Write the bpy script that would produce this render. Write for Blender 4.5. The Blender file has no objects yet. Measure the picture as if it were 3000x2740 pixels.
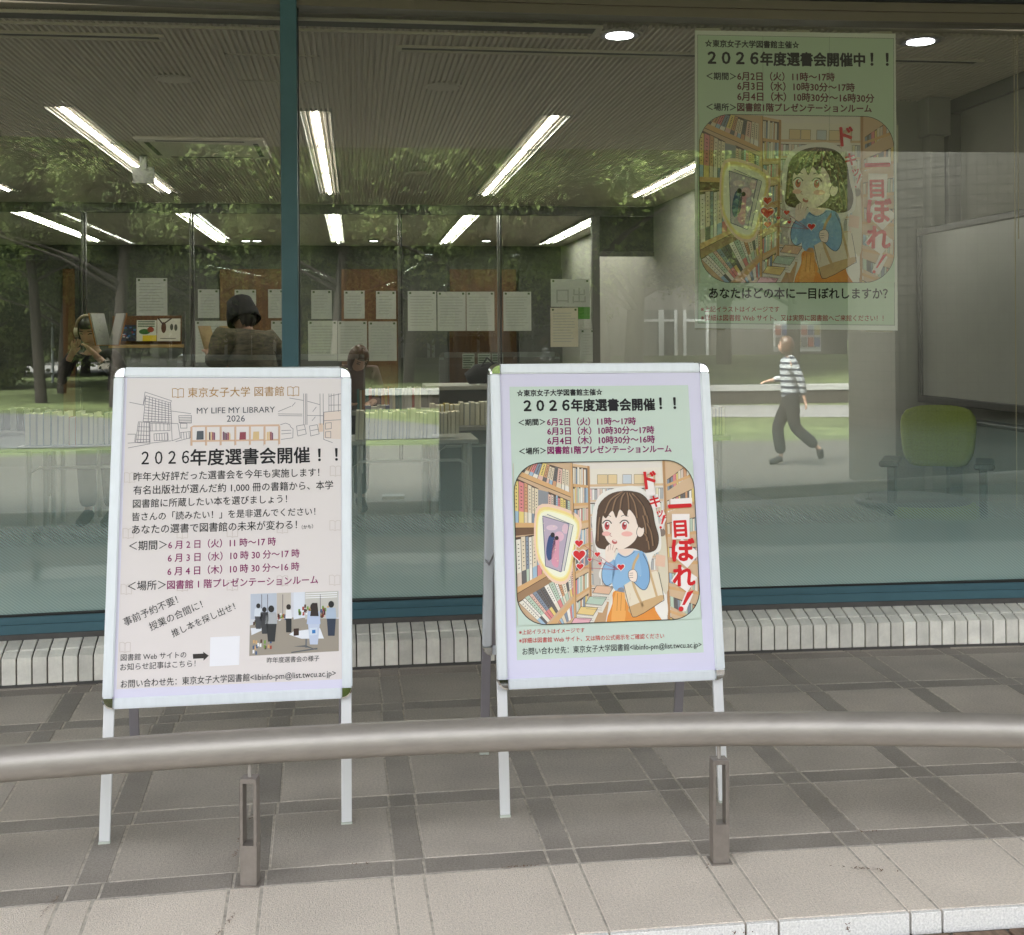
import bpy, bmesh, math, random
import numpy as np
from mathutils import Vector, Matrix
random.seed(7)
S = bpy.context.scene
C = S.collection
# ---------------------------------------------------------------- camera
F, YAW, ROLL, CY, HC = 3533.0, 0.1288, 0.0062, 990.4, 1.55
FWD = Vector((math.sin(YAW), math.cos(YAW), 0)); RGT = Vector((math.cos(YAW), -math.sin(YAW), 0)); UP = Vector((0, 0, 1))
CAM = Vector((0, 0, HC))
cr, sr = math.cos(ROLL), math.sin(ROLL)
cd = bpy.data.cameras.new('camera'); cam = bpy.data.objects.new('camera', cd); C.objects.link(cam)
xr = RGT * cr - UP * sr; yu = RGT * sr + UP * cr
cam.matrix_world = Matrix(((xr.x, yu.x, -FWD.x, 0), (xr.y, yu.y, -FWD.y, 0), (xr.z, yu.z, -FWD.z, HC), (0, 0, 0, 1)))
cd.sensor_fit = 'HORIZONTAL'; cd.sensor_width = 36; cd.lens = F / 3000 * 36
cd.shift_y = -(1370 - CY) / 3000; cd.clip_start = 0.05; cd.clip_end = 2000
S.camera = cam
# ---------------------------------------------------------------- world, sun, exposure
SUN_EL, SUN_AZ = math.radians(54), math.radians(318)      # azimuth clockwise from +Y
w = bpy.data.worlds.new('World'); S.world = w; w.use_nodes = True
nt = w.node_tree; nt.nodes.clear()
sky = nt.nodes.new('ShaderNodeTexSky'); sky.sky_type = 'NISHITA'; sky.sun_disc = False
sky.sun_elevation = SUN_EL; sky.sun_rotation = SUN_AZ; sky.air_density = 1.0; sky.dust_density = 4.0; sky.ozone_density = 1.0
bg = nt.nodes.new('ShaderNodeBackground'); bg.inputs['Strength'].default_value = 0.15
wo = nt.nodes.new('ShaderNodeOutputWorld')
hs = nt.nodes.new('ShaderNodeHueSaturation'); hs.inputs['Saturation'].default_value = .28; hs.inputs['Value'].default_value = 1.0   # thin overcast
tw = nt.nodes.new('ShaderNodeMix'); tw.data_type = 'RGBA'; tw.blend_type = 'MULTIPLY'; tw.inputs[0].default_value = 1; tw.inputs[7].default_value = (1.01, .995, .97, 1)
nt.links.new(sky.outputs[0], hs.inputs['Color']); nt.links.new(hs.outputs[0], tw.inputs[6]); nt.links.new(tw.outputs[2], bg.inputs[0]); nt.links.new(bg.outputs[0], wo.inputs[0])
sd = bpy.data.lights.new('sun', 'SUN'); sd.energy = 2.1; sd.angle = math.radians(20); sd.color = (1, .975, .94)
so = bpy.data.objects.new('sun', sd); C.objects.link(so)
sdir = Vector((math.sin(SUN_AZ) * math.cos(SUN_EL), math.cos(SUN_AZ) * math.cos(SUN_EL), math.sin(SUN_EL)))
so.rotation_euler = (-sdir).to_track_quat('-Z', 'Y').to_euler(); so.location = (0, -10, 20)
V = S.view_settings; V.view_transform = 'Standard'; V.look = 'None'; V.gamma = 1; V.exposure = 3.15; V.use_curve_mapping = False
S.render.engine = 'CYCLES'
S.cycles.use_denoising = True; S.cycles.max_bounces = 10; S.cycles.diffuse_bounces = 4; S.cycles.glossy_bounces = 4
S.cycles.transparent_max_bounces = 24; S.cycles.sample_clamp_indirect = 6; S.cycles.caustics_reflective = False
TUBE = 6.6          # brightness of the fluorescent tubes

# ---------------------------------------------------------------- geometry of the view
def ray(u, v):
    x, y = u - 1500, v - CY
    X = x * cr - y * sr; Y = x * sr + y * cr
    return (RGT * (X / F) - UP * (Y / F) + FWD)
def atY(u, v, Y):
    d = ray(u, v); return CAM + d * (Y / d.y)
def atZ(u, v, z):
    d = ray(u, v); return CAM + d * ((z - HC) / d.z)
def atX(u, v, X):
    d = ray(u, v); return CAM + d * (X / d.x)
def bend(X): return -0.013 * (X - 1) ** 2                     # the facade is a very shallow arc
def facade(X): return 5.7065 + bend(X)
XM, XL, XR = -0.31, -4.2, 3.9
GY = lambda X: facade(X) + 0.235
def paneplane(X):
    a, b = (XL, XM) if X < XM else (XM, XR)
    return Vector((a, GY(a), 0)), Vector((b, GY(b), 0))
def glassY(X):
    a, b = paneplane(X); return a.y + (b.y - a.y) * (X - a.x) / (b.x - a.x)
def atGlass(u, v, off=0.0):
    X = (u - 900) / 620
    for _ in range(12):
        p = atY(u, v, glassY(X) + off); X = p.x
    return p
def mirror(p, u):
    X = atGlass(u, 1000).x
    a, b = paneplane(X); t = (b - a).normalized(); n = Vector((-t.y, t.x, 0))
    return p - 2 * n * ((p - a).dot(n))
def refZ(u, v, z): return mirror(atZ(u, v, z), u)              # the real place of a thing seen mirrored in the glass
def refD(u, v, Yv): return mirror(atY(u, v, Yv), u)

# ---------------------------------------------------------------- materials
MATS = {}
def lin(c):
    return tuple(((x / 255) / 12.92 if x / 255 <= .04045 else ((x / 255 + .055) / 1.055) ** 2.4) for x in c) + (1,)
def mat(name, col, rough=.6, metal=0., noise=0., nscale=8., bump=0., bscale=60., spec=.5, rnd=0., emit=0., coat=0., col2=None, stretch=None, n2=0., n2scale=1.5):
    if name in MATS: return MATS[name]
    m = bpy.data.materials.new(name); m.use_nodes = True; MATS[name] = m
    n = m.node_tree; b = n.nodes['Principled BSDF']; L = n.links.new
    c = tuple(col) + (1,) if len(col) == 3 else tuple(col)
    b.inputs['Roughness'].default_value = rough; b.inputs['Metallic'].default_value = metal
    b.inputs['Specular IOR Level'].default_value = spec; b.inputs['Coat Weight'].default_value = coat
    b.inputs['Coat Roughness'].default_value = .08
    b.inputs['Base Color'].default_value = c
    tc = n.nodes.new('ShaderNodeTexCoord'); src = tc.outputs['Object']
    if stretch:
        mp = n.nodes.new('ShaderNodeMapping'); mp.inputs['Scale'].default_value = stretch; L(src, mp.inputs[0]); src = mp.outputs[0]
    cur = None
    if noise:
        t = n.nodes.new('ShaderNodeTexNoise'); t.inputs['Scale'].default_value = nscale; t.inputs['Detail'].default_value = 6; t.inputs['Roughness'].default_value = .65
        L(src, t.inputs[0])
        mx = n.nodes.new('ShaderNodeMix'); mx.data_type = 'RGBA'
        rg = n.nodes.new('ShaderNodeMapRange'); rg.inputs[1].default_value = .33; rg.inputs[2].default_value = .67; L(t.outputs[0], rg.inputs[0]); L(rg.outputs[0], mx.inputs[0])
        c2 = tuple(col2) + (1,) if col2 else tuple(max(0, x * (1 - noise)) for x in c[:3]) + (1,)
        c1 = c if col2 else tuple(min(1, x * (1 + noise)) for x in c[:3]) + (1,)
        mx.inputs[6].default_value = c1; mx.inputs[7].default_value = c2
        cur = mx.outputs[2]
    def mult(cur, fac, lo, hi):
        hs = n.nodes.new('ShaderNodeMapRange'); hs.inputs[3].default_value = lo; hs.inputs[4].default_value = hi; L(fac, hs.inputs[0])
        mm = n.nodes.new('ShaderNodeMix'); mm.data_type = 'RGBA'; mm.blend_type = 'MULTIPLY'; mm.inputs[0].default_value = 1
        if cur: L(cur, mm.inputs[6])
        else: mm.inputs[6].default_value = c
        L(hs.outputs[0], mm.inputs[7]); return mm.outputs[2]
    if n2:
        t = n.nodes.new('ShaderNodeTexNoise'); t.inputs['Scale'].default_value = n2scale; t.inputs['Detail'].default_value = 3
        g = n.nodes.new('ShaderNodeNewGeometry'); L(g.outputs['Position'], t.inputs[0])
        r2 = n.nodes.new('ShaderNodeMapRange'); r2.inputs[1].default_value = .35; r2.inputs[2].default_value = .65; L(t.outputs[0], r2.inputs[0])
        cur = mult(cur, r2.outputs[0], 1 - n2, 1 + n2)
    if rnd:
        oi = n.nodes.new('ShaderNodeObjectInfo'); cur = mult(cur, oi.outputs['Random'], 1 - rnd, 1 + rnd)
    if cur: L(cur, b.inputs['Base Color'])
    if bump:
        t = n.nodes.new('ShaderNodeTexNoise'); t.inputs['Scale'].default_value = bscale; t.inputs['Detail'].default_value = 4; L(src, t.inputs[0])
        bp = n.nodes.new('ShaderNodeBump'); bp.inputs['Strength'].default_value = bump; bp.inputs['Distance'].default_value = .01; L(t.outputs[0], bp.inputs['Height']); L(bp.outputs[0], b.inputs['Normal'])
    if emit:
        b.inputs['Emission Color'].default_value = c; b.inputs['Emission Strength'].default_value = emit
    return m
def print_mat(name='printed_paper', rough=.35, coat=.25):
    if name in MATS: return MATS[name]
    m = bpy.data.materials.new(name); m.use_nodes = True; MATS[name] = m
    n = m.node_tree; b = n.nodes['Principled BSDF']
    a = n.nodes.new('ShaderNodeVertexColor'); a.layer_name = 'Col'; n.links.new(a.outputs[0], b.inputs['Base Color'])
    b.inputs['Roughness'].default_value = rough; b.inputs['Coat Weight'].default_value = coat; b.inputs['Coat Roughness'].default_value = .12
    return m

# ---------------------------------------------------------------- objects
def rootloc(o):
    l = Vector((0, 0, 0))
    while o is not None: l += o.location; o = o.parent
    return l
def tag(o, label=None, cat=None, group=None, kind=None):
    if label: o['label'] = label
    if cat: o['category'] = cat
    if group: o['group'] = group
    if kind: o['kind'] = kind
    return o
def empty(name, loc, label, cat, group=None):
    o = bpy.data.objects.new(name, None); C.objects.link(o); o.location = Vector(loc); o.empty_display_size = .1
    return tag(o, label, cat, group)
class MB:
    def __init__(s): s.v = []; s.f = []; s.m = []; s.c = []; s.smooth = []
    def face(s, pts, m=0, c=None, sm=False):
        i = len(s.v); s.v += [Vector(p) for p in pts]; s.f.append(list(range(i, i + len(pts)))); s.m.append(m); s.c.append(c); s.smooth.append(sm)
    def grid(s, vs, fs, m=0, c=None, sm=False):
        i = len(s.v); s.v += [Vector(p) for p in vs]
        for f in fs: s.f.append([i + k for k in f]); s.m.append(m); s.c.append(c); s.smooth.append(sm)
    def box(s, a, b, m=0, c=None, M=None):
        x0, y0, z0 = a; x1, y1, z1 = b
        vs = [Vector(p) for p in ((x0, y0, z0), (x1, y0, z0), (x1, y1, z0), (x0, y1, z0), (x0, y0, z1), (x1, y0, z1), (x1, y1, z1), (x0, y1, z1))]
        if M is not None: vs = [M @ p for p in vs]
        s.grid(vs, [(0, 3, 2, 1), (4, 5, 6, 7), (0, 1, 5, 4), (1, 2, 6, 5), (2, 3, 7, 6), (3, 0, 4, 7)], m, c)
    def tube(s, pts, r, n=12, m=0, c=None, caps=True, sm=True):
        pts = [Vector(p) for p in pts]; rs = r if isinstance(r, (list, tuple)) else [r] * len(pts)
        vs = []; fs = []
        for i, p in enumerate(pts):
            t = (pts[min(i + 1, len(pts) - 1)] - pts[max(i - 1, 0)]).normalized()
            a = t.cross(UP) if abs(t.z) < .95 else t.cross(Vector((1, 0, 0))); a.normalize(); b = t.cross(a)
            for k in range(n):
                an = 2 * math.pi * k / n; vs.append(p + (a * math.cos(an) + b * math.sin(an)) * rs[i])
        for i in range(len(pts) - 1):
            for k in range(n): fs.append((i * n + k, i * n + (k + 1) % n, (i + 1) * n + (k + 1) % n, (i + 1) * n + k))
        s.grid(vs, fs, m, c, sm)
        if caps: s.face(vs[:n], m, c); s.face(vs[-n:][::-1], m, c)
    def lathe(s, cx, cy, prof, n=32, m=0, c=None, sm=True):
        vs = []; fs = []
        for r, z in prof:
            for k in range(n):
                a = 2 * math.pi * k / n; vs.append((cx + r * math.cos(a), cy + r * math.sin(a), z))
        for i in range(len(prof) - 1):
            for k in range(n): fs.append((i * n + k, i * n + (k + 1) % n, (i + 1) * n + (k + 1) % n, (i + 1) * n + k))
        s.grid(vs, fs, m, c, sm)
    def mesh(s, name, off=Vector((0, 0, 0)), bevel=0, seg=1):
        me = bpy.data.meshes.new(name)
        me.from_pydata([tuple(p - off) for p in s.v], [], s.f)
        me.polygons.foreach_set('material_index', s.m); me.polygons.foreach_set('use_smooth', s.smooth)
        if any(c is not None for c in s.c):
            at = me.color_attributes.new('Col', 'FLOAT_COLOR', 'CORNER'); arr = []
            for f, c in zip(s.f, s.c):
                c = c or (1, 1, 1, 1); arr += list(c) * len(f)
            at.data.foreach_set('color', arr)
        if bevel:
            bm = bmesh.new(); bm.from_mesh(me); bmesh.ops.remove_doubles(bm, verts=bm.verts, dist=1e-5)
            bmesh.ops.bevel(bm, geom=[e for e in bm.edges if len(e.link_faces) == 2 and e.calc_face_angle(0) > .6], offset=bevel, segments=seg, affect='EDGES', clamp_overlap=True)
            bm.to_mesh(me); bm.free()
        me.update(); return me
    def build(s, name, mats, parent=None, bevel=0, seg=1, loc=None):
        off = rootloc(parent) if parent else Vector(loc) if loc is not None else Vector((0, 0, 0))
        me = s.mesh(name, off, bevel, seg)
        for x in (mats if isinstance(mats, (list, tuple)) else [mats]): me.materials.append(x)
        o = bpy.data.objects.new(name, me); C.objects.link(o)
        if parent: o.parent = parent
        elif loc is not None: o.location = Vector(loc)
        return o
def box(name, a, b, m, parent=None, bevel=0, loc=None, **k):
    mb = MB(); mb.box(a, b); o = mb.build(name, m, parent, bevel, loc=loc); return tag(o, **k) if k else o
def place(name, me, parent, loc, rz=0, rx=0, ry=0, sc=None):   # another object on shared mesh data
    o = bpy.data.objects.new(name, me); C.objects.link(o); o.parent = parent; o.location = Vector(loc); o.rotation_euler = (rx, ry, rz)
    if sc: o.scale = sc
    return o
def arcbox(name, x0, x1, y0, y1, z0, z1, m, parent=None, n=40, base=facade):   # a bar that follows the facade's arc
    mb = MB(); vs = []; fs = []
    for i in range(n + 1):
        X = x0 + (x1 - x0) * i / n; f = base(X)
        vs += [(X, f + y0, z0), (X, f + y0, z1), (X, f + y1, z1), (X, f + y1, z0)]
    for i in range(n):
        for k in range(4): fs.append((i * 4 + k, (i + 1) * 4 + k, (i + 1) * 4 + (k + 1) % 4, i * 4 + (k + 1) % 4))
    mb.grid(vs, fs); mb.face(vs[:4][::-1]); mb.face(vs[-4:])
    return mb.build(name, m, parent)
# ================================================================ MATERIALS
PRINT = print_mat()
M_grout = mat('grout', (.52, .47, .40), .9, noise=.35, nscale=30)
M_tile = mat('paver_grey', (.44, .39, .335), .55, noise=.22, nscale=130, bump=.35, bscale=330, rnd=.08, n2=.15, n2scale=2.2)
M_tiled = mat('paver_dark', (.30, .265, .23), .5, noise=.24, nscale=130, bump=.35, bscale=330, rnd=.12, n2=.14, n2scale=3)
M_tilel = mat('paver_light', (.74, .655, .56), .7, noise=.16, nscale=130, bump=.6, bscale=240, rnd=.03, n2=.06, n2scale=3)
M_kerb = mat('kerb_granite', (.78, .76, .72), .7, noise=.2, nscale=160, bump=.3, bscale=200)
M_brickpave = mat('paving_brick', (.19, .125, .085), .75, noise=.3, nscale=20, bump=.3, bscale=120, rnd=.2, stretch=(3, .6, 1))
M_plinth = mat('plinth_tile', (.83, .80, .72), .42, noise=.05, nscale=60, rnd=.15, n2=.10, n2scale=9)
M_plgrout = mat('plinth_grout', (.15, .135, .11), .95)
M_flash = mat('lead_grey', (.085, .08, .075), .6, noise=.2, nscale=6)
M_teal = mat('teal_paint', (.062, .145, .180), .42, noise=.07, nscale=5, bump=.04, bscale=200)
M_gasket = mat('gasket', (.008, .009, .009), .6)
M_head = mat('head_frame', (.16, .14, .11), .45, noise=.05, nscale=3)
M_darkh = mat('dark_head', (.02, .024, .028), .5)
M_soffit = mat('soffit', (.42, .40, .37), .7, noise=.05)
M_ceil = mat('ceiling_rib', (.66, .60, .51), .5)
M_slotd = mat('slot_black', (.006, .006, .006), .6)
M_trim = mat('ceiling_trim', (.50, .46, .38), .4)
M_white = mat('white_enamel', (.42, .42, .37), .35)
M_tube = mat('fluorescent_tube', (1, .99, .90), .5, emit=TUBE)
M_dl = mat('downlight_lamp', (.95, .98, 1), .5, emit=3.2)
M_alu = mat('aluminium', (.76, .79, .82), .40, metal=.25, noise=.03, nscale=2, stretch=(30, 30, 1))
M_alu2 = mat('aluminium_side', (.36, .34, .37), .35, metal=.55)
M_leg = mat('leg_aluminium', (.74, .74, .74), .42, metal=.15)
M_chrome = mat('chrome_cap', (.85, .87, .85), .06, metal=1)
M_steel = mat('rail_steel', (.42, .385, .345), .47, metal=.55, noise=.08, nscale=9, bump=.05, bscale=90, stretch=(1, 1, 3))
M_post = mat('post_steel', (.30, .265, .235), .45, metal=.6, noise=.1, nscale=30)
M_wallw = mat('interior_wall', (.29, .285, .25), .8, noise=.03, nscale=3)
M_wallg = mat('interior_grey_panel', (.085, .085, .075), .7, noise=.04, nscale=3)
M_wood = mat('orange_wood_panel', (.13, .055, .017), .5, noise=.3, nscale=2, stretch=(6, 6, .5))
M_floor = mat('carpet', (.20, .20, .19), .9, noise=.2, nscale=50)
M_darkm = mat('dark_metal', (.03, .03, .028), .4, metal=.3)
M_framem = mat('partition_metal', (.13, .13, .115), .4, metal=.3)
M_tabletop = mat('table_top', (.32, .32, .28), .5)
M_paper = mat('white_paper', (.50, .53, .46), .7, rnd=.12)
M_wb = mat('whiteboard_face', (.33, .33, .30), .35, noise=.04, nscale=4)
M_wbframe = mat('whiteboard_frame', (.045, .045, .042), .45)
M_green = mat('green_mesh_fabric', (.20, .26, .03), .8, noise=.15, nscale=90)
M_black = mat('black_plastic', (.014, .015, .015), .45)
M_cord = mat('blind_cord', (.42, .36, .22), .7)
M_tape = mat('masking_tape', (.42, .40, .30), .6)

# glass with a printed film that grows dense toward the bottom
def glass_mat(name, ior=2.45, tint=(.88, .89, .86), film=False, z0=0., z1=1.):
    m = bpy.data.materials.new(name); m.use_nodes = True; n = m.node_tree; n.nodes.clear(); L = n.links.new
    out = n.nodes.new('ShaderNodeOutputMaterial'); tr = n.nodes.new('ShaderNodeBsdfTransparent'); tr.inputs[0].default_value = tint + (1,)
    gl = n.nodes.new('ShaderNodeBsdfGlossy'); gl.inputs['Roughness'].default_value = 0.0; gl.inputs['Color'].default_value = (.93, 1, .94, 1)
    # Schlick reflectance, the same from both sides of the thin pane
    f0 = ((ior - 1) / (ior + 1)) ** 2
    ge = n.nodes.new('ShaderNodeNewGeometry'); dt = n.nodes.new('ShaderNodeVectorMath'); dt.operation = 'DOT_PRODUCT'; L(ge.outputs['Normal'], dt.inputs[0]); L(ge.outputs['Incoming'], dt.inputs[1])
    def mth(op, a, b=None):
        q = n.nodes.new('ShaderNodeMath'); q.operation = op
        for k, x in enumerate((a, b)):
            if x is None: continue
            if isinstance(x, (int, float)): q.inputs[k].default_value = x
            else: L(x, q.inputs[k])
        return q.outputs[0]
    fr = mth('ADD', mth('MULTIPLY', mth('POWER', mth('SUBTRACT', 1.0, mth('ABSOLUTE', dt.outputs['Value'])), 5.0), 1 - f0), f0)
    base = tr.outputs[0]
    if film:
        tc = n.nodes.new('ShaderNodeNewGeometry'); sp = n.nodes.new('ShaderNodeSeparateXYZ'); L(tc.outputs['Position'], sp.inputs[0])
        mr = n.nodes.new('ShaderNodeMapRange'); mr.interpolation_type = 'LINEAR'
        mr.inputs[1].default_value = z1; mr.inputs[2].default_value = z0; mr.inputs[3].default_value = 0; mr.inputs[4].default_value = 1; L(sp.outputs[2], mr.inputs[0])
        cv = n.nodes.new('ShaderNodeValToRGB'); e = cv.color_ramp.elements
        e[0].position = 0; e[0].color = (0, 0, 0, 1); e[1].position = 1; e[1].color = (.88,) * 3 + (1,)
        x = e.new(.10); x.color = (.17,) * 3 + (1,); x = e.new(.45); x.color = (.33,) * 3 + (1,); x = e.new(.72); x.color = (.56,) * 3 + (1,)
        L(mr.outputs[0], cv.inputs[0])
        # fine screened dots
        mp = n.nodes.new('ShaderNodeMapping'); mp.inputs['Rotation'].default_value = (0, .9, 0); mp.inputs['Scale'].default_value = (1, 1, 1); L(tc.outputs['Position'], mp.inputs[0])
        wa = n.nodes.new('ShaderNodeTexWave'); wa.inputs['Scale'].default_value = 28; wa.bands_direction = 'X'; L(mp.outputs[0], wa.inputs[0])
        wv = n.nodes.new('ShaderNodeMapRange'); wv.inputs[3].default_value = .86; wv.inputs[4].default_value = 1.1; L(wa.outputs['Fac'], wv.inputs[0])
        mu = n.nodes.new('ShaderNodeMath'); mu.operation = 'MULTIPLY'; mu.use_clamp = True; L(cv.outputs[0], mu.inputs[0]); L(wv.outputs[0], mu.inputs[1])
        df = n.nodes.new('ShaderNodeBsdfDiffuse'); df.inputs[0].default_value = (.27, .41, .40, 1)
        tl = n.nodes.new('ShaderNodeBsdfTranslucent'); tl.inputs[0].default_value = (.2, .25, .22, 1)
        ad = n.nodes.new('ShaderNodeAddShader'); L(df.outputs[0], ad.inputs[0]); L(tl.outputs[0], ad.inputs[1])
        m1 = n.nodes.new('ShaderNodeMixShader'); L(mu.outputs[0], m1.inputs[0]); L(tr.outputs[0], m1.inputs[1]); L(ad.outputs[0], m1.inputs[2]); base = m1.outputs[0]
    m2 = n.nodes.new('ShaderNodeMixShader'); L(fr, m2.inputs[0]); L(base, m2.inputs[1]); L(gl.outputs[0], m2.inputs[2]); L(m2.outputs[0], out.inputs[0])
    return m
M_glass = glass_mat('window_glass', film=True, z0=.28, z1=1.12)
M_pglass = glass_mat('partition_glass', ior=1.5, tint=(.86, .9, .86))

# ================================================================ SETTING: THE TILED TERRACE
X0, P, NR = -.8127, .4561, .0899
ZT = 0.0
tf = box('terrace_floor', (-7, 3.091, -.35), (7, 5.9, -.0018), M_grout, kind='structure')
rows = [('L', 3.0885, 3.504)]
y = 3.504
for k in range(5):
    rows.append(('N', y, y + .105)); rows.append(('W', y + .105, y + .519)); y += .519
def tile_mesh(wx, wy, h=.03, b=.0018):
    mb = MB(); mb.box((-wx / 2, -wy / 2, -h), (wx / 2, wy / 2, 0)); return mb.mesh('tile', bevel=b)
cache = {}
J = .0065
for kind, ya, yb in rows:
    for k in range(-9, 14):
        for nar in (0, 1):
            xa = X0 + k * P + (0 if nar else NR); xb = X0 + k * P + (NR if nar else P)
            xc = (xa + xb) / 2
            if kind == 'W' and (abs(xc) > 4.2): continue
            yc = (ya + yb) / 2
            p = (xc * FWD.x + yc * FWD.y, xc * RGT.x + yc * RGT.y)
            if abs(p[1]) > p[0] * .5 + .4: continue
            key = (kind, nar)
            if key not in cache:
                me = tile_mesh(xb - xa - J, yb - ya - J); cache[key] = me
                me.materials.append(M_tilel if kind == 'L' else M_tiled if (nar or kind == 'N') else M_tile)
            o = place('tile', cache[key], tf, (xc, yc + bend(xc) - (0 if kind != 'L' else 0), ZT + random.uniform(-.0007, .0007)), rz=-.026 * (xc - 1), rx=random.uniform(-.0012, .0012))
# kerb stones along the front edge
for k in range(-9, 14):
    for nar in (0, 1):
        xa = X0 + k * P + (0 if nar else NR); xb = X0 + k * P + (NR if nar else P); xc = (xa + xb) / 2
        if abs(xc - .4) > 2.6: continue
        key = ('K', nar)
        if key not in cache:
            mb = MB(); a, b = -(xb - xa - J) / 2, (xb - xa - J) / 2
            mb.box((a, 0, -.06), (b, .0145, -.0012)); cache[key] = mb.mesh('kerb_stone', bevel=.0015); cache[key].materials.append(M_kerb)
        place('kerb_stone', cache[key], tf, (xc, 3.0755 + bend(xc), 0), rz=-.026 * (xc - 1))
# brick paving below the step, bricks laid one by one near the step
pv = box('paved_path', (-30, -6.3, -.4), (30, 3.05, -.056), mat('paving_far', (.20, .165, .13), .8, noise=.2, nscale=3), kind='structure')
def far_paving():
    m = MATS['paving_far']; n = m.node_tree; L = n.links.new; b = n.nodes['Principled BSDF']
    g = n.nodes.new('ShaderNodeNewGeometry'); mp = n.nodes.new('ShaderNodeMapping'); mp.inputs['Rotation'].default_value = (0, 0, .5); mp.inputs['Scale'].default_value = (3.2, 3.2, 3.2); L(g.outputs['Position'], mp.inputs[0])
    br = n.nodes.new('ShaderNodeTexBrick'); L(mp.outputs[0], br.inputs[0]); br.inputs['Color1'].default_value = (.12, .11, .095, 1); br.inputs['Color2'].default_value = (.095, .087, .075, 1); br.inputs['Mortar'].default_value = (.045, .04, .036, 1)
    br.inputs['Mortar Size'].default_value = .03; L(br.outputs[0], b.inputs['Base Color'])
far_paving()
mb = MB(); mb.box((-.076, -.15, -.05), (.076, .15, 0)); bme = mb.mesh('brick', bevel=.004); bme.materials.append(M_brickpave)
for r in range(3):
    for k in range(-12, 18):
        xc = k * .158 + .06 + r * .079; yc = 2.895 - r * .306 + bend(xc)
        if abs(xc - .4) > 2.4: continue
        place('brick', bme, pv, (xc, yc, -.042 + random.uniform(-.002, .002)), rz=-.03 * (xc - 1) + random.uniform(-.004, .004))

# ================================================================ SETTING: FACADE
pl = arcbox('facade_plinth', XL, XR, .012, .40, -.3, .118, M_plgrout); tag(pl, kind='structure')
mb = MB()
W = .0605
prof = [(0, .012), (0, .131), (.057, .1535), (.057, .1435), (.012, .12), (.012, .012)]
def tileprof(prof, w):
    mb = MB(); n = len(prof); vs = [(-w / 2, a, b) for a, b in prof] + [(w / 2, a, b) for a, b in prof]
    mb.grid(vs, [tuple(range(n)), tuple(range(2 * n - 1, n - 1, -1))] + [(i, n + i, n + (i + 1) % n, (i + 1) % n) for i in range(n)])
    return mb
PT = .0655
nose = tileprof([(0, .014), (0, .131), (.051, .151), (.051, .139), (.012, .122), (.012, .014)], W - .0018).mesh('nosing_tile', bevel=.0012); nose.materials.append(M_plinth)
top2 = tileprof([(.0625, .155), (.150, .1785), (.150, .168), (.0612, .144)], W - .0018).mesh('sill_tile', bevel=.0012); top2.materials.append(M_plinth)
k = 0; X = -2.2
while X < 3.45:
    f = facade(X); th = math.atan(-.026 * (X - 1))
    place('nosing_tile', nose, pl, (X, f, 0), rz=th); place('sill_tile', top2, pl, (X, f, 0), rz=th); X += PT
arcbox('flashing', XL, XR, .150, .29, .15, .203, M_flash, pl)
ff = arcbox('plinth_foot', XL, XR, .004, .1, -.02, .012, M_flash, pl)

wf = empty('window_frame', (XM, facade(XM), .2), 'teal painted metal frame holding the two big library window panes', 'window frame')
arcbox('sill', XL, XR, .155, .30, .2035, .246, M_teal, wf)
arcbox('sill_upper', XL, XR, .163, .30, .2465, .281, M_teal, wf)
arcbox('gasket', XL, XR, .168, .275, .2815, .289, M_gasket, wf)
gm = GY(XM)
mb = MB(); mb.box((XM - .0385, gm - .085, .2815), (XM + .0385, gm + .07, 3.2615)); mb.build('mullion', M_teal, wf, bevel=.003)
mb = MB(); mb.box((XM + .040, gm - .012, .289), (XM + .0435, gm + .02, 3.2)); mb.box((XM - .0435, gm - .012, .289), (XM - .040, gm + .02, 3.2)); mb.build('mullion_gasket', M_gasket, wf)
arcbox('head_rail', XL, XR, .17, .30, 3.150, 3.196, M_head, wf)
arcbox('head_rail_upper', XL, XR, .15, .30, 3.1965, 3.24, M_head, wf)
arcbox('head_cap', XL, XR, .12, .30, 3.2405, 3.2615, M_darkh, wf)
for a, b in ((XL, XM - .04), (XM + .04, XR)):
    pa, pb = Vector((a, glassY(a if a < XM else a), 0)), Vector((b, glassY(b), 0))
    mb = MB(); mb.face([(pa.x, pa.y, .27), (pb.x, pb.y, .27), (pb.x, pb.y, 3.2), (pa.x, pa.y, 3.2)])
    o = mb.build('glass_pane', M_glass, wf)

# canopy over the terrace
cn = box('canopy', (-14, .95, 3.262), (14, 5.82, 3.7), M_soffit, kind='structure')
# walls of the building left and right of the glass (out of view) and the roof
sh = MB(); sh.box((-12, 5.65, -.3), (XL, 6.1, 3.34)); sh.box((XR + .001, 5.55, -.3), (12, 6.1, 3.34)); sh.build('building_wall', mat('wall_tile_beige', (.42, .38, .30), .6, noise=.05), None); tag(bpy.data.objects['building_wall'], kind='structure')

# ================================================================ INTERIOR SETTING
H = 3.13
YP, YB = 14.35, 21.0
box('interior_floor', (-12, 5.95, -.2), (12, YB, .10), M_floor, kind='structure')
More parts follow.
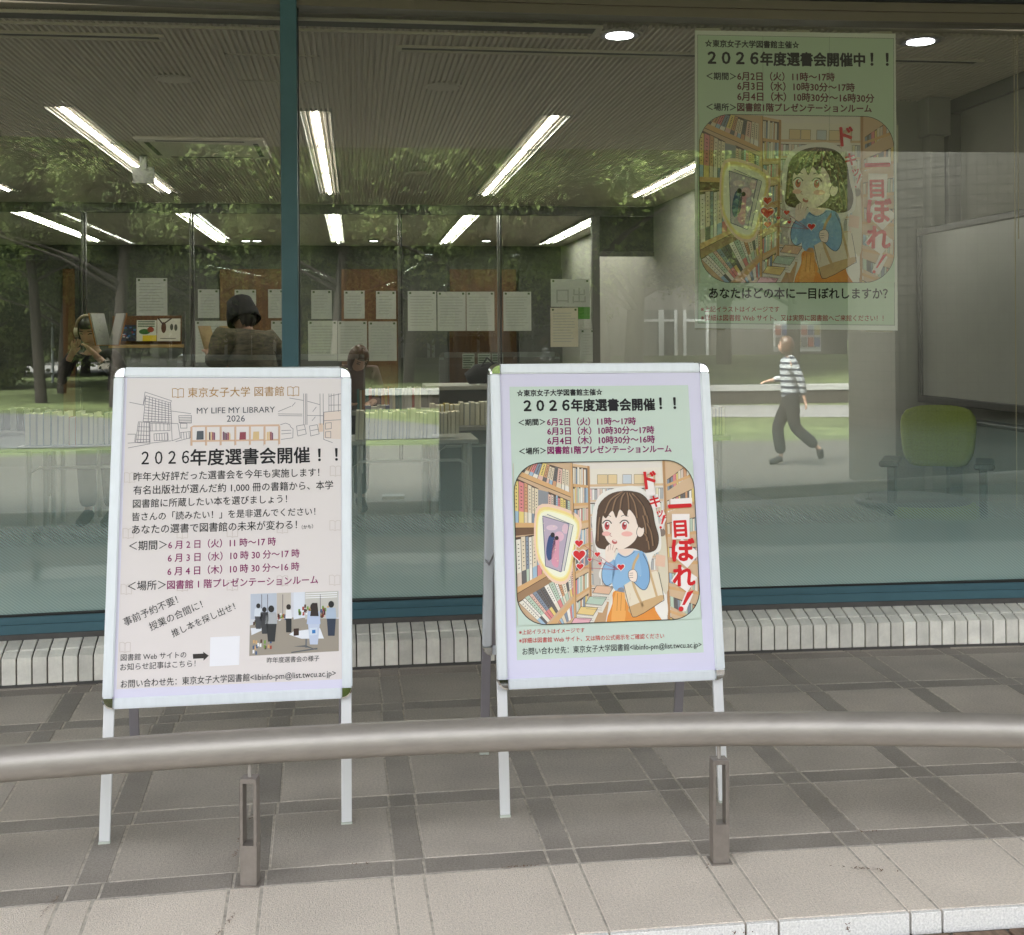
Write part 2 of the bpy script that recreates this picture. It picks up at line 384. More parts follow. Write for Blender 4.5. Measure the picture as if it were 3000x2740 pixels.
# ribbed ceiling
ce = box('ceiling', (-12, 5.99, H + .03), (12, YB, H + .3), M_ceil, kind='structure')
mb = MB(); pit = .034; n = int(16 / pit); ya, yb = 6.02, YP - .06
for i in range(n):
    x = -7.5 + i * pit
    mb.face([(x, ya, H + .018), (x + .005, ya, H), (x + .005, yb, H), (x, yb, H + .018)])
    mb.face([(x + .005, ya, H), (x + .019, ya, H), (x + .019, yb, H), (x + .005, yb, H)])
    mb.face([(x + .019, ya, H), (x + .024, ya, H + .018), (x + .024, yb, H + .018), (x + .019, yb, H)])
    mb.face([(x + .024, ya, H + .018), (x + .034, ya, H + .018), (x + .034, yb, H + .018), (x + .024, yb, H + .018)])
tag(mb.build('ceiling_ribs', M_ceil, ce), kind='stuff')
# walls
XW = 3.60
iw = MB(); iw.box((XW, 7.72, .1), (XW + .4, YB, H + .02)); iw.build('interior_wall', M_wallw); tag(bpy.data.objects['interior_wall'], kind='structure')
o = box('side_wall', (4.02, 6.0, .1), (4.3, 7.72, H + .02), M_wallw, kind='structure')
box('back_wall', (-12, YB, .1), (12, YB + .2, H + .1), M_wallg, kind='structure')
box('left_wall', (-9.2, 6.0, .1), (-9, YB, H + .02), M_wallw, kind='structure')
# picture rail / dark band under the ceiling of the side wall
box('wall_trim', (3.985, 6.0, H - .09), (4.0195, 7.68, H + .01), M_framem, kind='structure')
cp = empty('corner_pipe', (3.86, 7.66, .1), 'grey square corner column with capital in the wall corner behind the whiteboard', 'column')
box('shaft', (3.80, 7.60, .1), (3.90, 7.715, 2.88), M_wallw, cp, .004); box('capital', (3.77, 7.57, 2.88), (3.93, 7.715, H), M_wallw, cp, .004)
box('corner_strip', (3.925, 7.60, .1), (4.015, 7.715, H - .1), M_framem, cp, .004)

# orange wood panels and other pieces of the back wall
wp = empty('wood_wall_panel', (0, YB, .1), 'row of orange brown wood panels on the wall behind the glass partition', 'wall panel')
def pan(u0, u1, m, z0=.1, z1=2.75, name='panel', y=YB - .06):
    a, b = atY(u0, 900, y).x, atY(u1, 900, y).x
    box(name, (a, y - .03, z0), (b, y, z1), m, wp, .004)
for u0, u1 in ((185, 236), (645, 835), (1000, 1165), (1318, 1512), (1702, 1745), (1912, 1942)): pan(u0, u1, M_wood)
for u0, u1 in ((245, 640), (840, 995), (1170, 1310), (1520, 1695), (1750, 1900)): pan(u0, u1, M_wallg, name='grey_panel')
# ================================================================ CEILING FIXTURES
def luminaire(xc, y0, y1, label, ntube=3, wd=.215):
    e = empty('ceiling_light', (xc, y0, H), label, 'ceiling light', 'long fluorescent ceiling lights')
    mb = MB(); h = wd / 2
    for s in (-1, 1):
        mb.face([(xc + s * h, y0, H - .004), (xc + s * h, y1, H - .004), (xc + s * .045, y1, H + .025), (xc + s * .045, y0, H + .025)])
        mb.box((xc + s * h - .006, y0 - .01, H - .012), (xc + s * h + .006, y1 + .01, H + .02))
    mb.face([(xc - .045, y0, H + .025), (xc + .045, y0, H + .025), (xc + .045, y1, H + .025), (xc - .045, y1, H + .025)])
    for yy in (y0, y1): mb.face([(xc - h, yy, H - .004), (xc + h, yy, H - .004), (xc + h, yy, H + .028), (xc - h, yy, H + .028)])
    mb.build('reflector', M_white, e)
    L = (y1 - y0) / ntube
    for i in range(ntube):
        mb = MB(); a = y0 + i * L + .07; b = y0 + (i + 1) * L - .07
        mb.tube([(xc, a, H + .002), (xc, b, H + .002)], .017, 8); mb.build('tube', M_tube, e)
        mb = MB(); mb.box((xc - .03, b + .02, H - .006), (xc + .03, b + .045, H + .024)); mb.build('holder', M_framem, e)
pts = [((172, 303), (492, 562), 'white ceiling light with three tubes, the one farthest left that shows whole'),
       ((925, 325), (965, 568), 'white ceiling light with three tubes just right of the teal mullion'),
       ((1620, 340), (1420, 573), 'white ceiling light with three tubes left of the window poster'),
       (None, (1855, 577), 'white ceiling light partly hidden by the window poster'),
       (None, (22, 556), 'ceiling light cut off by the left picture edge')]
Y0L, Y1L = atZ(925, 325, H).y, atZ(965, 568, H).y
for a, b, lab in pts:
    pb = atZ(b[0], b[1], H)
    xs = pb.x if a is None else (atZ(a[0], a[1], H).x + pb.x) / 2
    luminaire(xs, Y0L, Y1L, lab)
Y2 = atZ(972, 612, H - .02).y; Y3 = atZ(990, 716, H).y
for (u, v, lab) in ((300, 712, 'far ceiling light behind the partition, farthest left'), (660, 712, 'far ceiling light behind the partition left of the mullion'), (992, 716, 'far ceiling light behind the partition right of the mullion'),
                    (1300, 716, 'far ceiling light behind the partition above the right board'), (1595, 716, 'far ceiling light behind the partition beside the door')):
    luminaire(atZ(u, v, H).x, YP + .35, 19.9, lab, 4)
def slot(u0, v0, u1, v1, wd, lab):
    a, b = atZ(u0, v0, H), atZ(u1, v1, H)
    e = empty('slot_diffuser', (a.x, a.y, H), lab, 'air vent', 'air slots in the ribbed ceiling')
    ym = (a.y + b.y) / 2
    mb = MB()
    for q in ((a.x, ym - wd, b.x, ym - wd + .014), (a.x, ym + wd - .014, b.x, ym + wd), (a.x, ym - wd + .014, a.x + .03, ym + wd - .014), (b.x - .03, ym - wd + .014, b.x, ym + wd - .014)): mb.box((q[0], q[1], H - .010), (q[2], q[3], H + .004))
    mb.build('trim', M_trim, e)
    mb = MB(); mb.box((a.x + .03, ym - wd + .0145, H - .0065), (b.x - .03, ym - wd + .0145 + wd * 1.0, H - .0055)); mb.build('slot', M_slotd, e)
slot(-1200, 10, 1750, 98, .115, 'long dark air slot nearest the window head')
slot(-1200, 60, 490, 118, .055, 'short dark air slot at the upper left')
slot(1160, 145, 2880, 178, .055, 'long dark air slot running behind the window poster')
def downlight(u, v, lab, lit=True, r=.105):
    p = atZ(u, v, H)
    e = empty('downlight', (p.x, p.y, H), lab, 'downlight', 'round fittings in the ceiling')
    mb = MB(); mb.lathe(p.x, p.y, [(r + .02, H - .004), (r, H - .008), (r - .004, H + .012)], 28); mb.build('ring', M_trim if lit else M_ceil, e)
    mb = MB(); mb.lathe(p.x, p.y, [(r - .004, H - .010), (.0001, H - .0095)], 24); mb.build('reflector' if lit else 'cover', M_alu2 if lit else M_ceil, e)
    if lit: mb = MB(); mb.lathe(p.x, p.y, [(r * .68, H - .0125), (.0001, H - .012)], 24); mb.build('lamp', M_dl, e)
downlight(1815, 100, 'lit round downlight left of the window poster'); downlight(2697, 118, 'lit round downlight right of the window poster')
downlight(510, 230, 'unlit round fitting in the ceiling left of the mullion', False); downlight(1300, 253, 'unlit round fitting in the ceiling right of the mullion', False)
downlight(1225, 505, 'unlit round fitting deeper in the ceiling near the partition', False)
for u, v in ((720, 745), (753, 702), (1095, 705), (1425, 705)):
    p = atZ(u, v if v < 720 else 712, H); p.y = min(p.y, 20)
    downlight(u, 705, 'small lit downlight beyond the partition at ' + {720: 'the left', 753: 'the left, second', 1095: 'the middle', 1425: 'the right'}[u], True, .09)
a, b, c_, d = [atZ(*q, H) for q in ((657, 157), (935, 165), (970, 242), (668, 233))]
mb = MB(); t = .012; x0, x1, y0, y1 = a.x, b.x, (a.y + b.y) / 2, (c_.y + d.y) / 2
for q in ((x0, y0, x1, y0 + t), (x0, y1, x1, y1 + t), (x0, y0, x0 + t, y1), (x1 - t, y0, x1, y1)): mb.box((q[0], q[1], H - .004), (q[2], q[3], H + .004))
tag(mb.build('access_hatch', M_trim, None, loc=(x0, y0, H)), 'square access hatch outlined in the ribbed ceiling by the mullion', 'hatch')
p = atZ(605, 430, H); e = empty('ceiling_cassette', (p.x, p.y, H), 'square air conditioning cassette recessed in the ceiling', 'air conditioner')
mb = MB(); mb.box((p.x - .5, p.y - .5, H - .025), (p.x + .5, p.y + .5, H + .01)); mb.build('panel', M_ceil, e, .012)
mb = MB()
for s in (-1, 1): mb.box((p.x - .34, p.y + s * .42 - .02, H - .027), (p.x + .34, p.y + s * .42 + .02, H - .0255)); mb.box((p.x + s * .42 - .02, p.y - .34, H - .027), (p.x + s * .42 + .02, p.y + .34, H - .0255))
mb.build('air_slot', M_slotd, e)
p = atZ(420, 455, H); mb = MB()
mb.box((p.x - .03, p.y - .02, H - .12), (p.x + .03, p.y + .02, H)); mb.box((p.x - .09, p.y - .01, H - .24), (p.x + .09, p.y + .01, H - .10))
tag(mb.build('hanging_sign', M_framem, None, loc=p), 'small pale sign hanging from the ceiling beside the long light', 'sign')

# ================================================================ GLASS PARTITION
pt = empty('glass_partition', (0, YP, .1), 'glazed partition with thin metal posts and header across the back of the room', 'glass partition')
xl, xr_ = -9, atY(1990, 900, YP).x
box('header', (xl, YP - .04, 3.02), (XW, YP + .04, H), M_framem, pt, .004)
for u in (246, 562, 868, 1172, 1463):
    x = atY(u, 900, YP).x; box('post', (x - .022, YP - .035, .1), (x - .004, YP + .035, 3.02), M_framem, pt); box('post', (x + .008, YP - .035, .1), (x + .028, YP + .035, 3.02), M_darkm, pt)
for u in (1745, 1990): x = atY(u, 900, YP).x; box('post', (x - .045, YP - .05, .1), (x + .045, YP + .05, 3.02), M_framem, pt, .004)
xa, xb = atY(1757, 900, YP).x, atY(1978, 900, YP).x; zt = atY(1850, 752, YP).z
box('upper_panel', (xa, YP - .02, zt + .06), (xb, YP + .02, 3.015), M_wallg, pt)
box('transom', (xa - .02, YP - .045, zt), (xb + .02, YP + .045, zt + .055), M_framem, pt, .003)
xs = [xl] + [atY(u, 900, YP).x for u in (246, 562, 868, 1172, 1463, 1745)]
for a, b in zip(xs, xs[1:]):
    mb = MB(); mb.face([(a + .04, YP, .12), (b - .03, YP, .12), (b - .03, YP, 3.02), (a + .04, YP, 3.02)]); mb.build('pane', M_pglass, pt)
for u0, u1, hb in ((0, 238, 755),):                        # door in the left bay
    a, b = atY(-60, 900, YP - .06).x, atY(235, 900, YP - .06).x; z = atY(100, hb, YP).z
    d = empty('door_frame', (a, YP - .06, .1), 'dark framed doorway at the far left of the partition', 'doorway')
    box('lintel', (a, YP - .10, z - .03), (b, YP - .045, z + .03), M_darkm, d); box('jamb', (b - .05, YP - .10, .1), (b, YP - .045, z - .031), M_darkm, d)
# open door at right
xd = atY(1985, 900, YP - .5).x
dr = empty('open_door', (xd, YP - .1, .1), 'open glazed door standing into the room beside the grey doorway', 'door')
zt2 = atY(2030, 785, YP - .6).z
for (y0, y1, z0, z1) in ((YP - .98, YP - .88, .12, zt2), (YP - .16, YP - .06, .12, zt2), (YP - .88, YP - .16, zt2 - .1, zt2), (YP - .88, YP - .16, .12, .4)):
    box('stile', (xd, y0, z0), (xd + .045, y1, z1), M_framem, dr)
mb = MB(); mb.tube([(xd - .06, YP - .9, .8), (xd - .06, YP - .9, 1.75)], .017, 8); mb.build('pull_handle', M_white, dr)
mb = MB(); mb.face([(xd + .02, YP - .88, .4), (xd + .02, YP - .16, .4), (xd + .02, YP - .16, zt2 - .1), (xd + .02, YP - .88, zt2 - .1)]); mb.build('pane', M_pglass, dr)
mb = MB(); mb.box((-.11, -.02, -.03), (.11, .02, .05)); mb.box((-.02, -.05, .05), (.28, -.02, .07))
for vv in mb.v: vv += Vector((xd - .05, YP - .15, zt2 + .04))
tag(mb.build('door_closer', M_darkm, None, loc=(xd, YP - .1, zt2)), 'dark door closer arm above the open glazed door', 'door closer')

# ================================================================ FLAT PRINT HELPERS
class Plane:
    def __init__(s, O, A, B): s.O = Vector(O); s.A = Vector(A).normalized(); s.B = Vector(B); s.B = (s.B - s.A * s.B.dot(s.A)).normalized(); s.N = s.A.cross(s.B).normalized()   # N = A x B points to the camera
    def ab(s, u, v):
        d = ray(u, v); t = (s.O - CAM).dot(s.N) / d.dot(s.N); q = CAM + d * t - s.O
        return (q.dot(s.A), q.dot(s.B))
    def pt(s, a, b, h=0): return s.O + s.A * a + s.B * b + s.N * h
LY = .00022
class Print:
    def __init__(s, pl, base=.0005): s.pl = pl; s.mb = MB(); s.base = base
    def poly(s, pts, col, layer=0):
        if len(pts) < 3: return
        ar = sum(pts[i][0] * pts[(i + 1) % len(pts)][1] - pts[(i + 1) % len(pts)][0] * pts[i][1] for i in range(len(pts)))
        if ar < 0: pts = pts[::-1]
        s.mb.face([s.pl.pt(a, b, s.base + layer * LY) for a, b in pts], 0, col)
    def line(s, pts, w, col, layer=0, close=False):
        if close: pts = list(pts) + [pts[0]]
        for (a, b), (c, d) in zip(pts, pts[1:]):
            dx, dy = c - a, d - b; l = math.hypot(dx, dy)
            if l < 1e-9: continue
            nx, ny = -dy / l * w / 2, dx / l * w / 2; ex, ey = dx / l * w * .3, dy / l * w * .3
            s.poly([(a + nx - ex, b + ny - ey), (a - nx - ex, b - ny - ey), (c - nx + ex, d - ny + ey), (c + nx + ex, d + ny + ey)], col, layer)
    def build(s, name, parent, mat_=None): return s.mb.build(name, mat_ or PRINT, parent)
GLY = {}
def glyphs(text, bold):
    k = (text, bold)
    if k not in GLY:
        c = bpy.data.curves.new('lettering', 'FONT'); c.body = text; c.resolution_u = 2; c.fill_mode = 'FRONT'
        o = bpy.data.objects.new('lettering', c); me = bpy.data.meshes.new_from_object(o)
        vs = [(v.co.x, v.co.y) for v in me.vertices]; fs = [tuple(p.vertices) for p in me.polygons]
        bpy.data.objects.remove(o); bpy.data.curves.remove(c); bpy.data.meshes.remove(me); GLY[k] = (vs, fs)
    return GLY[k]
def text(pr, s_, p0, p1, mt, parent, bold=.0, layer=6, hs=1.0, name='lettering'):
    """one line of flat lettering from point p0 to p1 (baseline ends, plane coordinates)"""
    vs, fs = glyphs(s_, bold); x0 = min(v[0] for v in vs); x1 = max(v[0] for v in vs)
    p0, p1 = Vector(p0), Vector(p1); d = p1 - p0; k = d.length / (x1 - x0); d.normalize(); nrm = Vector((-d.y, d.x))
    mb = MB(); P3 = []
    for x, y in vs:
        q = p0 + d * ((x - x0) * k) + nrm * ((y + .06) * k * hs); P3.append(pr.pl.pt(q.x, q.y, pr.base + layer * LY))
    mb.grid(P3, fs)
    if bold > .003:                                        # heavier strokes: the same outline struck again around itself
        for i, (ox, oy) in enumerate(((1, 0), (-1, 0), (0, 1), (0, -1), (.7, .7), (-.7, .7), (.7, -.7), (-.7, -.7)) if bold > .018 else ((1, 0), (-1, 0), (0, 1), (0, -1))):
            o_ = pr.pl.A * (ox * bold * .75 * k) + pr.pl.B * (oy * bold * .75 * k) - pr.pl.N * (.00001 * (i + 1)); mb.grid([p + o_ for p in P3], fs)
    tagk = mb.build(name, mt, parent); return tagk
    return mb.build(name, mt, parent)
def inkmat(name, c): return mat(name, lin(c), .45, spec=.3)
I_blk = inkmat('ink_black', (22, 20, 22)); I_pur = inkmat('ink_purple', (135, 10, 95)); I_mar = inkmat('ink_maroon', (105, 14, 40)); I_red = inkmat('ink_red', (200, 45, 40))
I_gold = inkmat('ink_gold', (176, 132, 62)); I_grey = inkmat('ink_grey', (70, 72, 82)); I_title = inkmat('ink_scarlet', (214, 32, 38)); I_redd = inkmat('ink_brick_red', (165, 40, 32))
def smooth(pts, n=5, closed=True):
    out = []; N = len(pts)
    rng = range(N) if closed else range(N - 1)
    for i in rng:
        p0, p1, p2, p3 = [Vector(pts[(i + k) % N] if closed else pts[min(max(i + k, 0), N - 1)]) for k in (-1, 0, 1, 2)]
        for j in range(n):
            t = j / n; q = .5 * ((2 * p1) + (p2 - p0) * t + (2 * p0 - 5 * p1 + 4 * p2 - p3) * t * t + (3 * p1 - p0 - 3 * p2 + p3) * t ** 3); out.append((q.x, q.y))
    if not closed: out.append(tuple(pts[-1]))
    return out
def ell(cx, cy, rx, ry, n=20, rot=0):
    return [(cx + rx * math.cos(t) * math.cos(rot) - ry * math.sin(t) * math.sin(rot), cy + rx * math.cos(t) * math.sin(rot) + ry * math.sin(t) * math.cos(rot)) for t in [2 * math.pi * k / n for k in range(n)]]
def homog(src, dst):
    A = []; b = []
    for (x, y), (X, Y) in zip(src, dst):
        A.append([x, y, 1, 0, 0, 0, -X * x, -X * y]); b.append(X); A.append([0, 0, 0, x, y, 1, -Y * x, -Y * y]); b.append(Y)
    h = np.linalg.solve(np.array(A, float), np.array(b, float)); return h
def hap(h, p):
    x, y = p; w_ = h[6] * x + h[7] * y + 1; return ((h[0] * x + h[1] * y + h[2]) / w_, (h[3] * x + h[4] * y + h[5]) / w_)
def clip(pts):
    for ax, lim, sg in ((0, 0, 1), (0, 1, -1), (1, 0, 1), (1, 1, -1)):
        out = []
        for i in range(len(pts)):
            a, b = pts[i - 1], pts[i]; ia, ib = sg * (a[ax] - lim) >= 0, sg * (b[ax] - lim) >= 0
            if ia != ib:
                t = (lim - a[ax]) / (b[ax] - a[ax]); out.append((a[0] + t * (b[0] - a[0]), a[1] + t * (b[1] - a[1])))
            if ib: out.append(b)
        pts = out
        if len(pts) < 3: return []
    return pts
# ---------------------------------------------------------------- the picture printed on both posters
HA = homog([(283, 822), (1697, 803), (1757, 2058), (313, 2098)], [(0, 1), (1, 1), (1, 0), (0, 0)])
def draw_art(pr, rect, green):
    a0, b0, a1, b1 = rect
    rnd = random.Random(5)
    def T(p): s, t = hap(HA, p); return (s, t)
    def out(pts, col, layer):
        pts = clip(pts)
        pr.poly([(a0 + s * (a1 - a0), b0 + t * (b1 - b0)) for s, t in pts], lin(col) if len(col) == 3 else col, layer)
    def P_(pts, col, layer=1, sm=0): out([T(p) for p in (smooth(pts, sm) if sm else pts)], col, layer)
    def L_(pts, w_, col, layer=2, sm=0, closed=False):
        pts = smooth(pts, sm, closed) if sm else pts
        if closed: pts = list(pts) + [pts[0]]
        for p, q in zip(pts, pts[1:]):
            dx, dy = q[0] - p[0], q[1] - p[1]; l = math.hypot(dx, dy) or 1; nx, ny = -dy / l * w_ / 2, dx / l * w_ / 2
            P_([(p[0] + nx, p[1] + ny), (p[0] - nx, p[1] - ny), (q[0] - nx, q[1] - ny), (q[0] + nx, q[1] + ny)], col, layer)
    WOOD, WD2, DK = (222, 176, 124), (190, 142, 96), (70, 50, 42)
    pal = [(238, 226, 205), (232, 216, 190), (240, 232, 218), (225, 205, 190), (170, 195, 215), (214, 160, 120), (230, 190, 175), (196, 210, 190), (236, 210, 130), (140, 150, 165), (226, 140, 140), (110, 105, 105), (245, 238, 228)]
    def books(t0, t1, b0_, b1_, n, layer=3, jit=.12, pal_=pal, marks=True):
        P_([t0, t1, b1_, b0_], (96, 74, 62), layer - 1)
        x = 0; ws = [rnd.uniform(.7, 1.5) for _ in range(n)]; S_ = sum(ws)
        lp = lambda a, b, t: (a[0] + (b[0] - a[0]) * t, a[1] + (b[1] - a[1]) * t)
        for w_ in ws:
            f0 = x / S_ + .06 / n; x += w_; f1 = x / S_ - .06 / n; h0 = rnd.uniform(0, jit)
            A_, B_, Cc, D_ = lp(t0, t1, f0), lp(t0, t1, f1), lp(b0_, b1_, f1), lp(b0_, b1_, f0)
            A_, B_ = lp(A_, D_, h0), lp(B_, Cc, h0); col = rnd.choice(pal_)
            P_([A_, B_, Cc, D_], col, layer)
            if marks and n < 16:
                m0, m1 = lp(A_, D_, .72), lp(B_, Cc, .72); P_([m0, m1, Cc, D_], rnd.choice(pal), layer + 1)
                for q in range(7):
                    t = .1 + q * .085; e0, e1 = lp(A_, D_, t), lp(B_, Cc, t); g0, g1 = lp(e0, e1, .35), lp(e0, e1, .65); h = 6
                    P_([g0, g1, (g1[0], g1[1] + h), (g0[0], g0[1] + h)], (60, 50, 48), layer + 1)
    def dim(c): return tuple(int(180 + (x - 180) * .35 + 30) for x in c)
    pale = [tuple(min(250, int(x * .45 + 245 * .55)) for x in c) for c in pal]
    P_([(250, 790), (1800, 780), (1800, 2120), (250, 2120)], (238, 228, 218), 0)
    # back shelves
    P_([(880, 870), (1465, 860), (1465, 1010), (880, 1010)], (240, 230, 215), 1)
    for x, w_, c in ((945, 80, (232, 205, 160)), (1030, 70, (236, 208, 160)), (1145, 70, (210, 215, 222)), (1235, 80, (236, 212, 170)), (1340, 60, (232, 205, 165))):
        P_([(x, 915), (x + w_, 915), (x + w_, 988), (x, 988)], c, 2); L_([(x, 915), (x + w_, 915), (x + w_, 988), (x, 988)], 3, (150, 120, 95), 3, closed=True)
    P_([(880, 992), (1465, 986), (1465, 1004), (880, 1010)], (225, 190, 150), 2)
    for yy in range(1025, 2090, 112):
        books((885, yy), (1465, yy - 4), (885, yy + 88), (1465, yy + 84), 34, 3, .1, pale, False); P_([(880, yy + 90), (1465, yy + 86), (1465, yy + 100), (880, yy + 104)], (228, 200, 168), 4)
    P_([(880, 1850), (1500, 1830), (1500, 2110), (880, 2110)], (242, 234, 226), 5)
    # second shelf on the left
    P_([(745, 825), (885, 850), (900, 2100), (760, 2110)], (225, 190, 150), 5)
    ys = [(850, 865, 985, 1000), (1010, 1015, 1140, 1135), (1185, 1175, 1290, 1270), (1365, 1330, 1500, 1450), (1555, 1500, 1690, 1620), (1745, 1680, 1880, 1800), (1930, 1850, 2080, 1990)]
    for i, (ta, tb, ba, bb) in enumerate(ys): books((752, ta), (872, tb), (752, ba), (872, bb), 9, 7, .12, pal, False); P_([(745, ba), (878, bb), (878, bb + 20), (745, ba + 24)], WOOD, 9)
    P_([(866, 845), (882, 848), (900, 2090), (884, 2090)], WD2, 10)
    # big left shelf
    P_([(270, 800), (742, 822), (760, 2110), (270, 2110)], (214, 180, 146), 6)
    books((400, 780), (722, 880), (330, 890), (722, 1060), 12, 8); P_([(300, 868), (736, 1058), (736, 1092), (300, 912)], WOOD, 10); L_([(300, 912), (736, 1092)], 4, DK, 11)
    books((288, 930), (480, 1020), (288, 1290), (480, 1300), 6, 8, .06); P_([(478, 1030), (560, 1050), (560, 1225), (478, 1300)], (150, 150, 155), 8)
    books((555, 1045), (728, 1120), (555, 1250), (728, 1300), 9, 8, .1)
    P_([(285, 1288), (736, 1300), (736, 1330), (285, 1330)], WOOD, 10); L_([(285, 1330), (736, 1330)], 4, DK, 11)
    books((300, 1405), (530, 1370), (312, 1795), (530, 1690), 7, 8, .05); P_([(300, 1330), (540, 1330), (540, 1372), (300, 1392)], (120, 88, 66), 8)
    P_([(305, 1800), (760, 1560), (760, 1590), (305, 1850)], WOOD, 10); L_([(305, 1850), (760, 1590)], 4, DK, 11)
    books((315, 1910), (755, 1650), (520, 2110), (760, 1850), 15, 8, .04); P_([(305, 1850), (760, 1592), (760, 1660), (312, 1915)], (168, 132, 100), 8)
    P_([(540, 2110), (770, 1870), (770, 1905), (600, 2110)], WOOD, 10); books((620, 2060), (765, 1900), (660, 2110), (765, 2030), 8, 9, .05, pal, False)
    P_([(732, 820), (748, 822), (776, 2110), (758, 2110)], WOOD, 12); L_([(748, 822), (776, 2110)], 3, DK, 13)
    # right shelf
    P_([(1455, 800), (1800, 800), (1800, 2110), (1530, 2110)], (220, 186, 150), 6)
    for i, yy in enumerate((860, 1050, 1250, 1450, 1650, 1830, 1990)):
        sl = (i - 2.5) * 46
        books((1495, yy + 40 - min(0, sl) * .5), (1760, yy + 20 + sl), (1500, yy + 140 - min(0, sl) * .4 if i < 3 else yy + 120), (1760, yy + 130 + sl), 13, 8, .1, pal, False)
        P_([(1470, yy + 142), (1770, yy + 135 + sl), (1770, yy + 158 + sl), (1470, yy + 164)], WOOD, 10)
    P_([(1462, 800), (1478, 800), (1520, 2110), (1500, 2110)], WD2, 11)
    # far shoppers
    P_([(1435, 1365), (1470, 1370), (1490, 1480), (1500, 1830), (1430, 1830), (1425, 1500)], (226, 214, 190), 12, 4); P_(ell(1455, 1375, 26, 32), (140, 122, 110), 13); P_([(1405, 1545), (1480, 1560), (1475, 1650), (1398, 1635)], (236, 196, 170), 14)
    P_([(905, 1300), (940, 1310), (960, 1450), (960, 1770), (915, 1770)], (205, 195, 185), 12, 4); P_(ell(918, 1310, 24, 30), (130, 115, 105), 13)
    # book piles on the table
    P_([(780, 2110), (1050, 1815), (1000, 2110)], (200, 160, 120), 12)
    for (x, y, c) in ((905, 1790, (232, 190, 160)), (850, 1875, (190, 208, 190)), (780, 1955, (236, 206, 140)), (730, 2042, (238, 180, 190))):
        P_([(x, y + 50), (x + 125, y + 62), (x + 160, y + 20), (x + 165, y + 55), (x + 130, y + 130), (x, y + 110)], (236, 228, 215), 13); P_([(x + 30, y), (x + 165, y + 8), (x + 128, y + 70), (x - 2, y + 55)], c, 14)
        L_([(x + 30, y), (x + 165, y + 8), (x + 128, y + 70), (x - 2, y + 55)], 3, DK, 15, closed=True)
        for q in (62, 78, 95): L_([(x, y + q), (x + 128, y + q + 14)], 2, (120, 100, 90), 15)
    # glow and the flying book
    for r, c in ((1.28, (250, 214, 190)), (1.18, (252, 226, 150)), (1.09, (255, 244, 180)), (1.04, (255, 252, 226))):
        q = [(505, 1230), (750, 1310), (660, 1680), (520, 1640)]; cx, cy = 610, 1460
        P_([(cx + (x - cx) * r, cy + (y - cy) * r) for x, y in [(505, 1225), (640, 1230), (770, 1310), (740, 1500), (690, 1690), (590, 1690), (500, 1560), (480, 1400)]], c, 12 + int((1.3 - r) * 14), 4)
    P_([(512, 1238), (720, 1302), (655, 1680), (533, 1632)], (196, 178, 196), 17); P_([(720, 1302), (750, 1318), (678, 1672), (655, 1680)], (226, 220, 214), 17); P_([(512, 1238), (548, 1225), (752, 1312), (720, 1302)], (240, 232, 214), 17)
    L_([(512, 1238), (720, 1302), (655, 1680), (533, 1632)], 5, (80, 90, 120), 19, closed=True); L_([(548, 1225), (752, 1312), (680, 1672)], 4, (80, 90, 120), 19)
    P_(ell(640, 1400, 40, 40), (232, 190, 205), 18); P_(ell(585, 1330, 45, 22), (226, 200, 212), 18); P_(ell(690, 1340, 26, 40), (230, 196, 208), 18)
    P_([(560, 1400), (600, 1390), (612, 1440), (600, 1540), (560, 1590), (538, 1520)], (62, 82, 130), 19, 4); P_(ell(590, 1388, 17, 20), (50, 44, 50), 20)
    P_([(600, 1420), (640, 1410), (640, 1500), (632, 1640), (580, 1600)], (228, 160, 180), 19, 4); P_(ell(622, 1412, 15, 17), (56, 44, 46), 20)
    rr = random.Random(3)
    for _ in range(40): P_(ell(620 + rr.gauss(0, 130), 1440 + rr.gauss(0, 180), rr.uniform(2, 5), rr.uniform(2, 5), 6), (255, 240, 190), 19)
    # the girl: halo, skirt, body, bag, head
    LN = (74, 52, 48); SK = (252, 232, 218)
    P_([(1100, 1020), (1250, 1010), (1370, 1100), (1430, 1300), (1445, 1500), (1380, 1560), (1370, 1700), (1490, 1900), (1440, 2110), (1030, 2110), (1060, 1850), (955, 1720), (980, 1600), (925, 1480), (900, 1250), (960, 1080)], (246, 240, 232), 14, 5)
    P_([(1085, 1828), (1330, 1822), (1400, 1990), (1440, 2120), (1035, 2120), (1060, 1930)], (236, 150, 66), 16, 4); P_([(1085, 1840), (1160, 1835), (1150, 2110), (1050, 2110)], (246, 176, 96), 17, 3)
    for x in (1100, 1130, 1165, 1200): L_([(x, 1850), (x - 6, 1990)], 3, (176, 96, 40), 18)
    P_([(1085, 1570), (1130, 1520), (1230, 1515), (1300, 1530), (1340, 1600), (1330, 1700), (1290, 1830), (1085, 1832), (1060, 1700)], (150, 190, 226), 17, 4)
    P_([(1010, 1600), (1080, 1590), (1075, 1700), (1050, 1780), (1010, 1790), (978, 1740), (980, 1660)], (150, 190, 226), 17, 4); L_([(1010, 1600), (980, 1660), (978, 1740), (1010, 1790), (1052, 1775)], 4, LN, 19, 4)
    P_([(1270, 1530), (1320, 1550), (1355, 1680), (1345, 1790), (1310, 1830), (1250, 1790), (1215, 1745), (1240, 1700), (1290, 1710)], (138, 180, 220), 20, 4); L_([(1300, 1540), (1345, 1640), (1352, 1760), (1310, 1828), (1250, 1790), (1222, 1750)], 4, LN, 22, 4)
